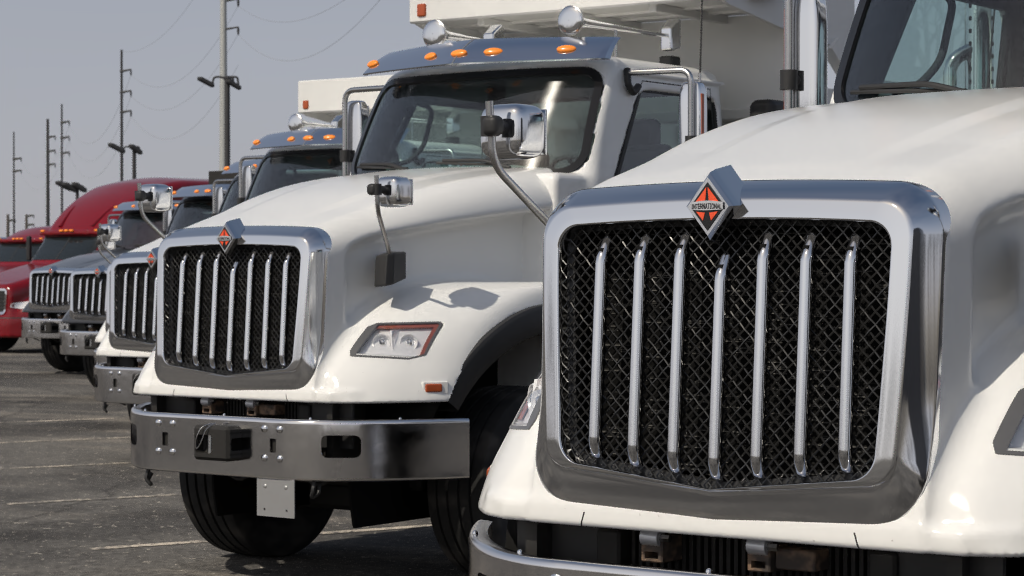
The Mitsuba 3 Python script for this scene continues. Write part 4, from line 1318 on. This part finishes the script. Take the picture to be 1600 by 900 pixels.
def build_semi(sleeper):
    t = Thing()
    HT = table([-.2, 0, .3, .9, 1.9, 2.4], [1.05, 1.42, 1.52, 1.68, 1.90, 1.98])
    if sleeper:
        RT = table([1.7, 1.95, 2.42, 2.46, 2.7, 3.1, 3.6, 4.2, 5.0, 6.6], [1.5, 1.95, 2.52, 2.60, 2.88, 3.22, 3.52, 3.77, 3.89, 3.90])
        back = 6.4
    else:
        RT = table([1.7, 1.95, 2.42, 2.5, 2.8, 3.4, 4.4], [1.5, 1.95, 2.52, 2.62, 2.80, 3.0, 3.05])
        back = 3.9
    HWT = table([0, .3, 1.0, 2.0, 3], [.72, .80, .92, 1.0, 1.05])

    def f(x, y, z):
        ax = np.abs(x)
        hood = smax((z - HT(y)) * .95, (ax - HWT(y)), .25)
        hood = smax(hood, -y + .02 + .12 * (1.4 - z) * .2, .08)
        hood = smax(hood, y - 2.4, .05)
        low_ = smax(z - np.interp(y, [0, .4, 1.0, 2.0], [.80, 1.10, 1.32, 1.40]), ax - np.interp(y, [-.1, .1, .35, .8, 2.4], [.55, .85, 1.12, 1.20, 1.20]), .22)
        low_ = smax(low_, -.06 - y, .10)
        low_ = smax(low_, y - 2.3, .05)
        cabw = np.interp(y, [2.0, 2.6, 3.6, 4.6], [.98, 1.02, 1.14, 1.22])
        rs = (RT(y + .01) - RT(y - .01)) / .02
        c = smax((z - RT(y) + .10 * (ax / 1.1) ** 2) / np.sqrt(1 + np.minimum(rs, 3) ** 2), ax - cabw, .25 if sleeper else .15)
        c = smax(c, y - back, .05)
        c = np.maximum(c, 1.9 - y)
        u = smin(smin(hood, low_, .12), c, .03)
        brow = np.maximum(np.maximum(np.abs(z - 2.585) - .05, ax - .98), np.maximum(2.28 + .10 * ax ** 2 - y, y - 2.7))
        u = smin(u, brow, .03)
        u = np.maximum(u, .34 - z)
        u = np.maximum(u, -np.maximum(np.hypot(y - 1.25, z - .52) - .66, .75 - ax))
        return np.maximum(u, -np.maximum(2.3 - y, z - .95))
    m = surface_nets(f, (-1.3, -.2, .26), (1.3, back + .1, 4.02), .04)
    t.add('body', m, 'red_paint', 50)
    fy = front_y(f, -.3, 3.5, 260)
    ws = rpoly([(-.93, 1.99), (.93, 1.99), (.90, 2.50), (-.90, 2.50)], .06)
    t.add('windshield', drape(ws, fy, .06, off=.014, th=.01), 'dark_glass', 40)
    t.add('windshield__pillar', drape(Polygon([(-.015, 1.99), (.015, 1.99), (.015, 2.5), (-.015, 2.5)]), fy, .05, off=.022, th=.01), 'black_plastic', False)
    for s in (-1, 1) if sleeper else ():
        zz = np.linspace(2.72, 3.20, 14)
        xx = s * (.50 + .14 * (zz - 2.70) / .5)
        t.add('roof_ridge', tube(np.stack([xx, fy(xx, zz) - .005, zz], 1), np.linspace(.05, .01, 14), 10), 'red_paint', 60)
    gr = rpoly([(-.56, .86), (.56, .86), (.62, 1.34), (-.62, 1.34)], .06)
    t.add('grille', drape(gr, fy, .05, off=.02, th=.02), 'black_plastic', 30)
    t.add('grille__frame', drape(gr.buffer(.035).difference(gr.buffer(-.02)), fy, .04, off=.03, th=.03), 'chrome', 30)
    for z in np.arange(.93, 1.31, .075):
        t.add('grille__slat', drape(Polygon([(-.6, z), (.6, z), (.6, z + .022), (-.6, z + .022)]), fy, .1, off=.032, th=.01), 'frame_black', False)
    for s in (-1, 1):
        P = [(.70, .98), (.86, .94), (.98, .98), (1.01, 1.08), (.94, 1.12), (.74, 1.07)]
        P = rpoly([(s * a, b) for a, b in P], .02)
        k = t.add('headlight', drape(P, fy, .04, off=.012, th=.015), 'reflector', 40)
        t.add(k + '__lens', drape(P, fy, .04, off=.030, th=0), 'clear_lens', 40)
        for x_ in (.86,):
            t.add('roof_marker', rbox((s * x_, 2.36, 2.63), (.12, .06, .05), .02), 'amber', 40)
        mr = hull(np.vstack([rbox((s * 1.30, 2.35, 2.25), (.12, .10, .55), .04).vertices]))
        k = t.add('side_mirror', mr, 'black_plastic', 40)
        t.add(k + '__arm', tube([(s * 1.30, 2.38, 2.02), (s * 1.0, 2.45, 2.0)], .03, 8), 'black_plastic', 40)
        t.add('bumper_seam', drape(Polygon([(s * .1, .745), (s * 1.05, .745), (s * 1.05, .768), (s * .1, .768)][::int(s)]), fy, .05, off=.004, th=.006), 'black_plastic', False)
        w = lathe([(-.15, .28), (-.16, .42), (-.15, .49), (-.12, .51), (.12, .51), (.15, .49), (.16, .42), (.15, .28), (-.15, .28)], 48, 'x', (s * 1.02, 1.25, .51))
        k = t.add('wheel', w, 'rubber', 30)
        t.add(k + '__hub', lathe([(s * .10, .30), (s * .04, .2), (s * .12, .1), (s * .12, .001)], 32, 'x', (s * 1.02, 1.25, .51)), 'reflector', 30)
    for x_ in (-.16, 0, .16):
        t.add('roof_marker', rbox((x_, 2.27, 2.63), (.11, .06, .05), .02), 'amber', 40)
    t.add('undercarriage', cat(box(-.7, .7, .3, 8, .42, .9), box(-1.1, 1.1, 5.2, 7.4, .15, 1.0, .2)), 'frame_black', False)
    return t


semi = build_semi(True)
semi.put('red_sleeper_truck', 'red truck with a tall rounded sleeper roof, standing beside the farther grey truck', 'truck', place(-11.15, 47.5))
day = build_semi(False)
day.put('red_day_truck', 'red truck left of the tall sleeper roof, only windshield and red brow showing', 'truck', place(-15.2, 61.0))
dumper.put('dump_truck_002', 'far white truck at the left edge, only a bit of white and chrome', 'truck', place(-20.2, 80.0), shifts=low(-.3), skip=('antenna', 'air_horn', 'dump_body', 'cab_shield', 'tarp_motor', 'air_cleaner', 'fender_mirror'))
semi.put('dark_sleeper_truck', 'dark truck standing across the lot, seen only as a reflection in the chrome', 'truck', place(9.5, -2.5, 60), swap={'red_paint': 'grey_paint'})
near.put('tractor_truck_002', 'dark grey truck across the lot, seen only reflected in the nearest grille', 'truck', place(13.5, 7.5, 75), swap=GREY, skip=('antenna',))
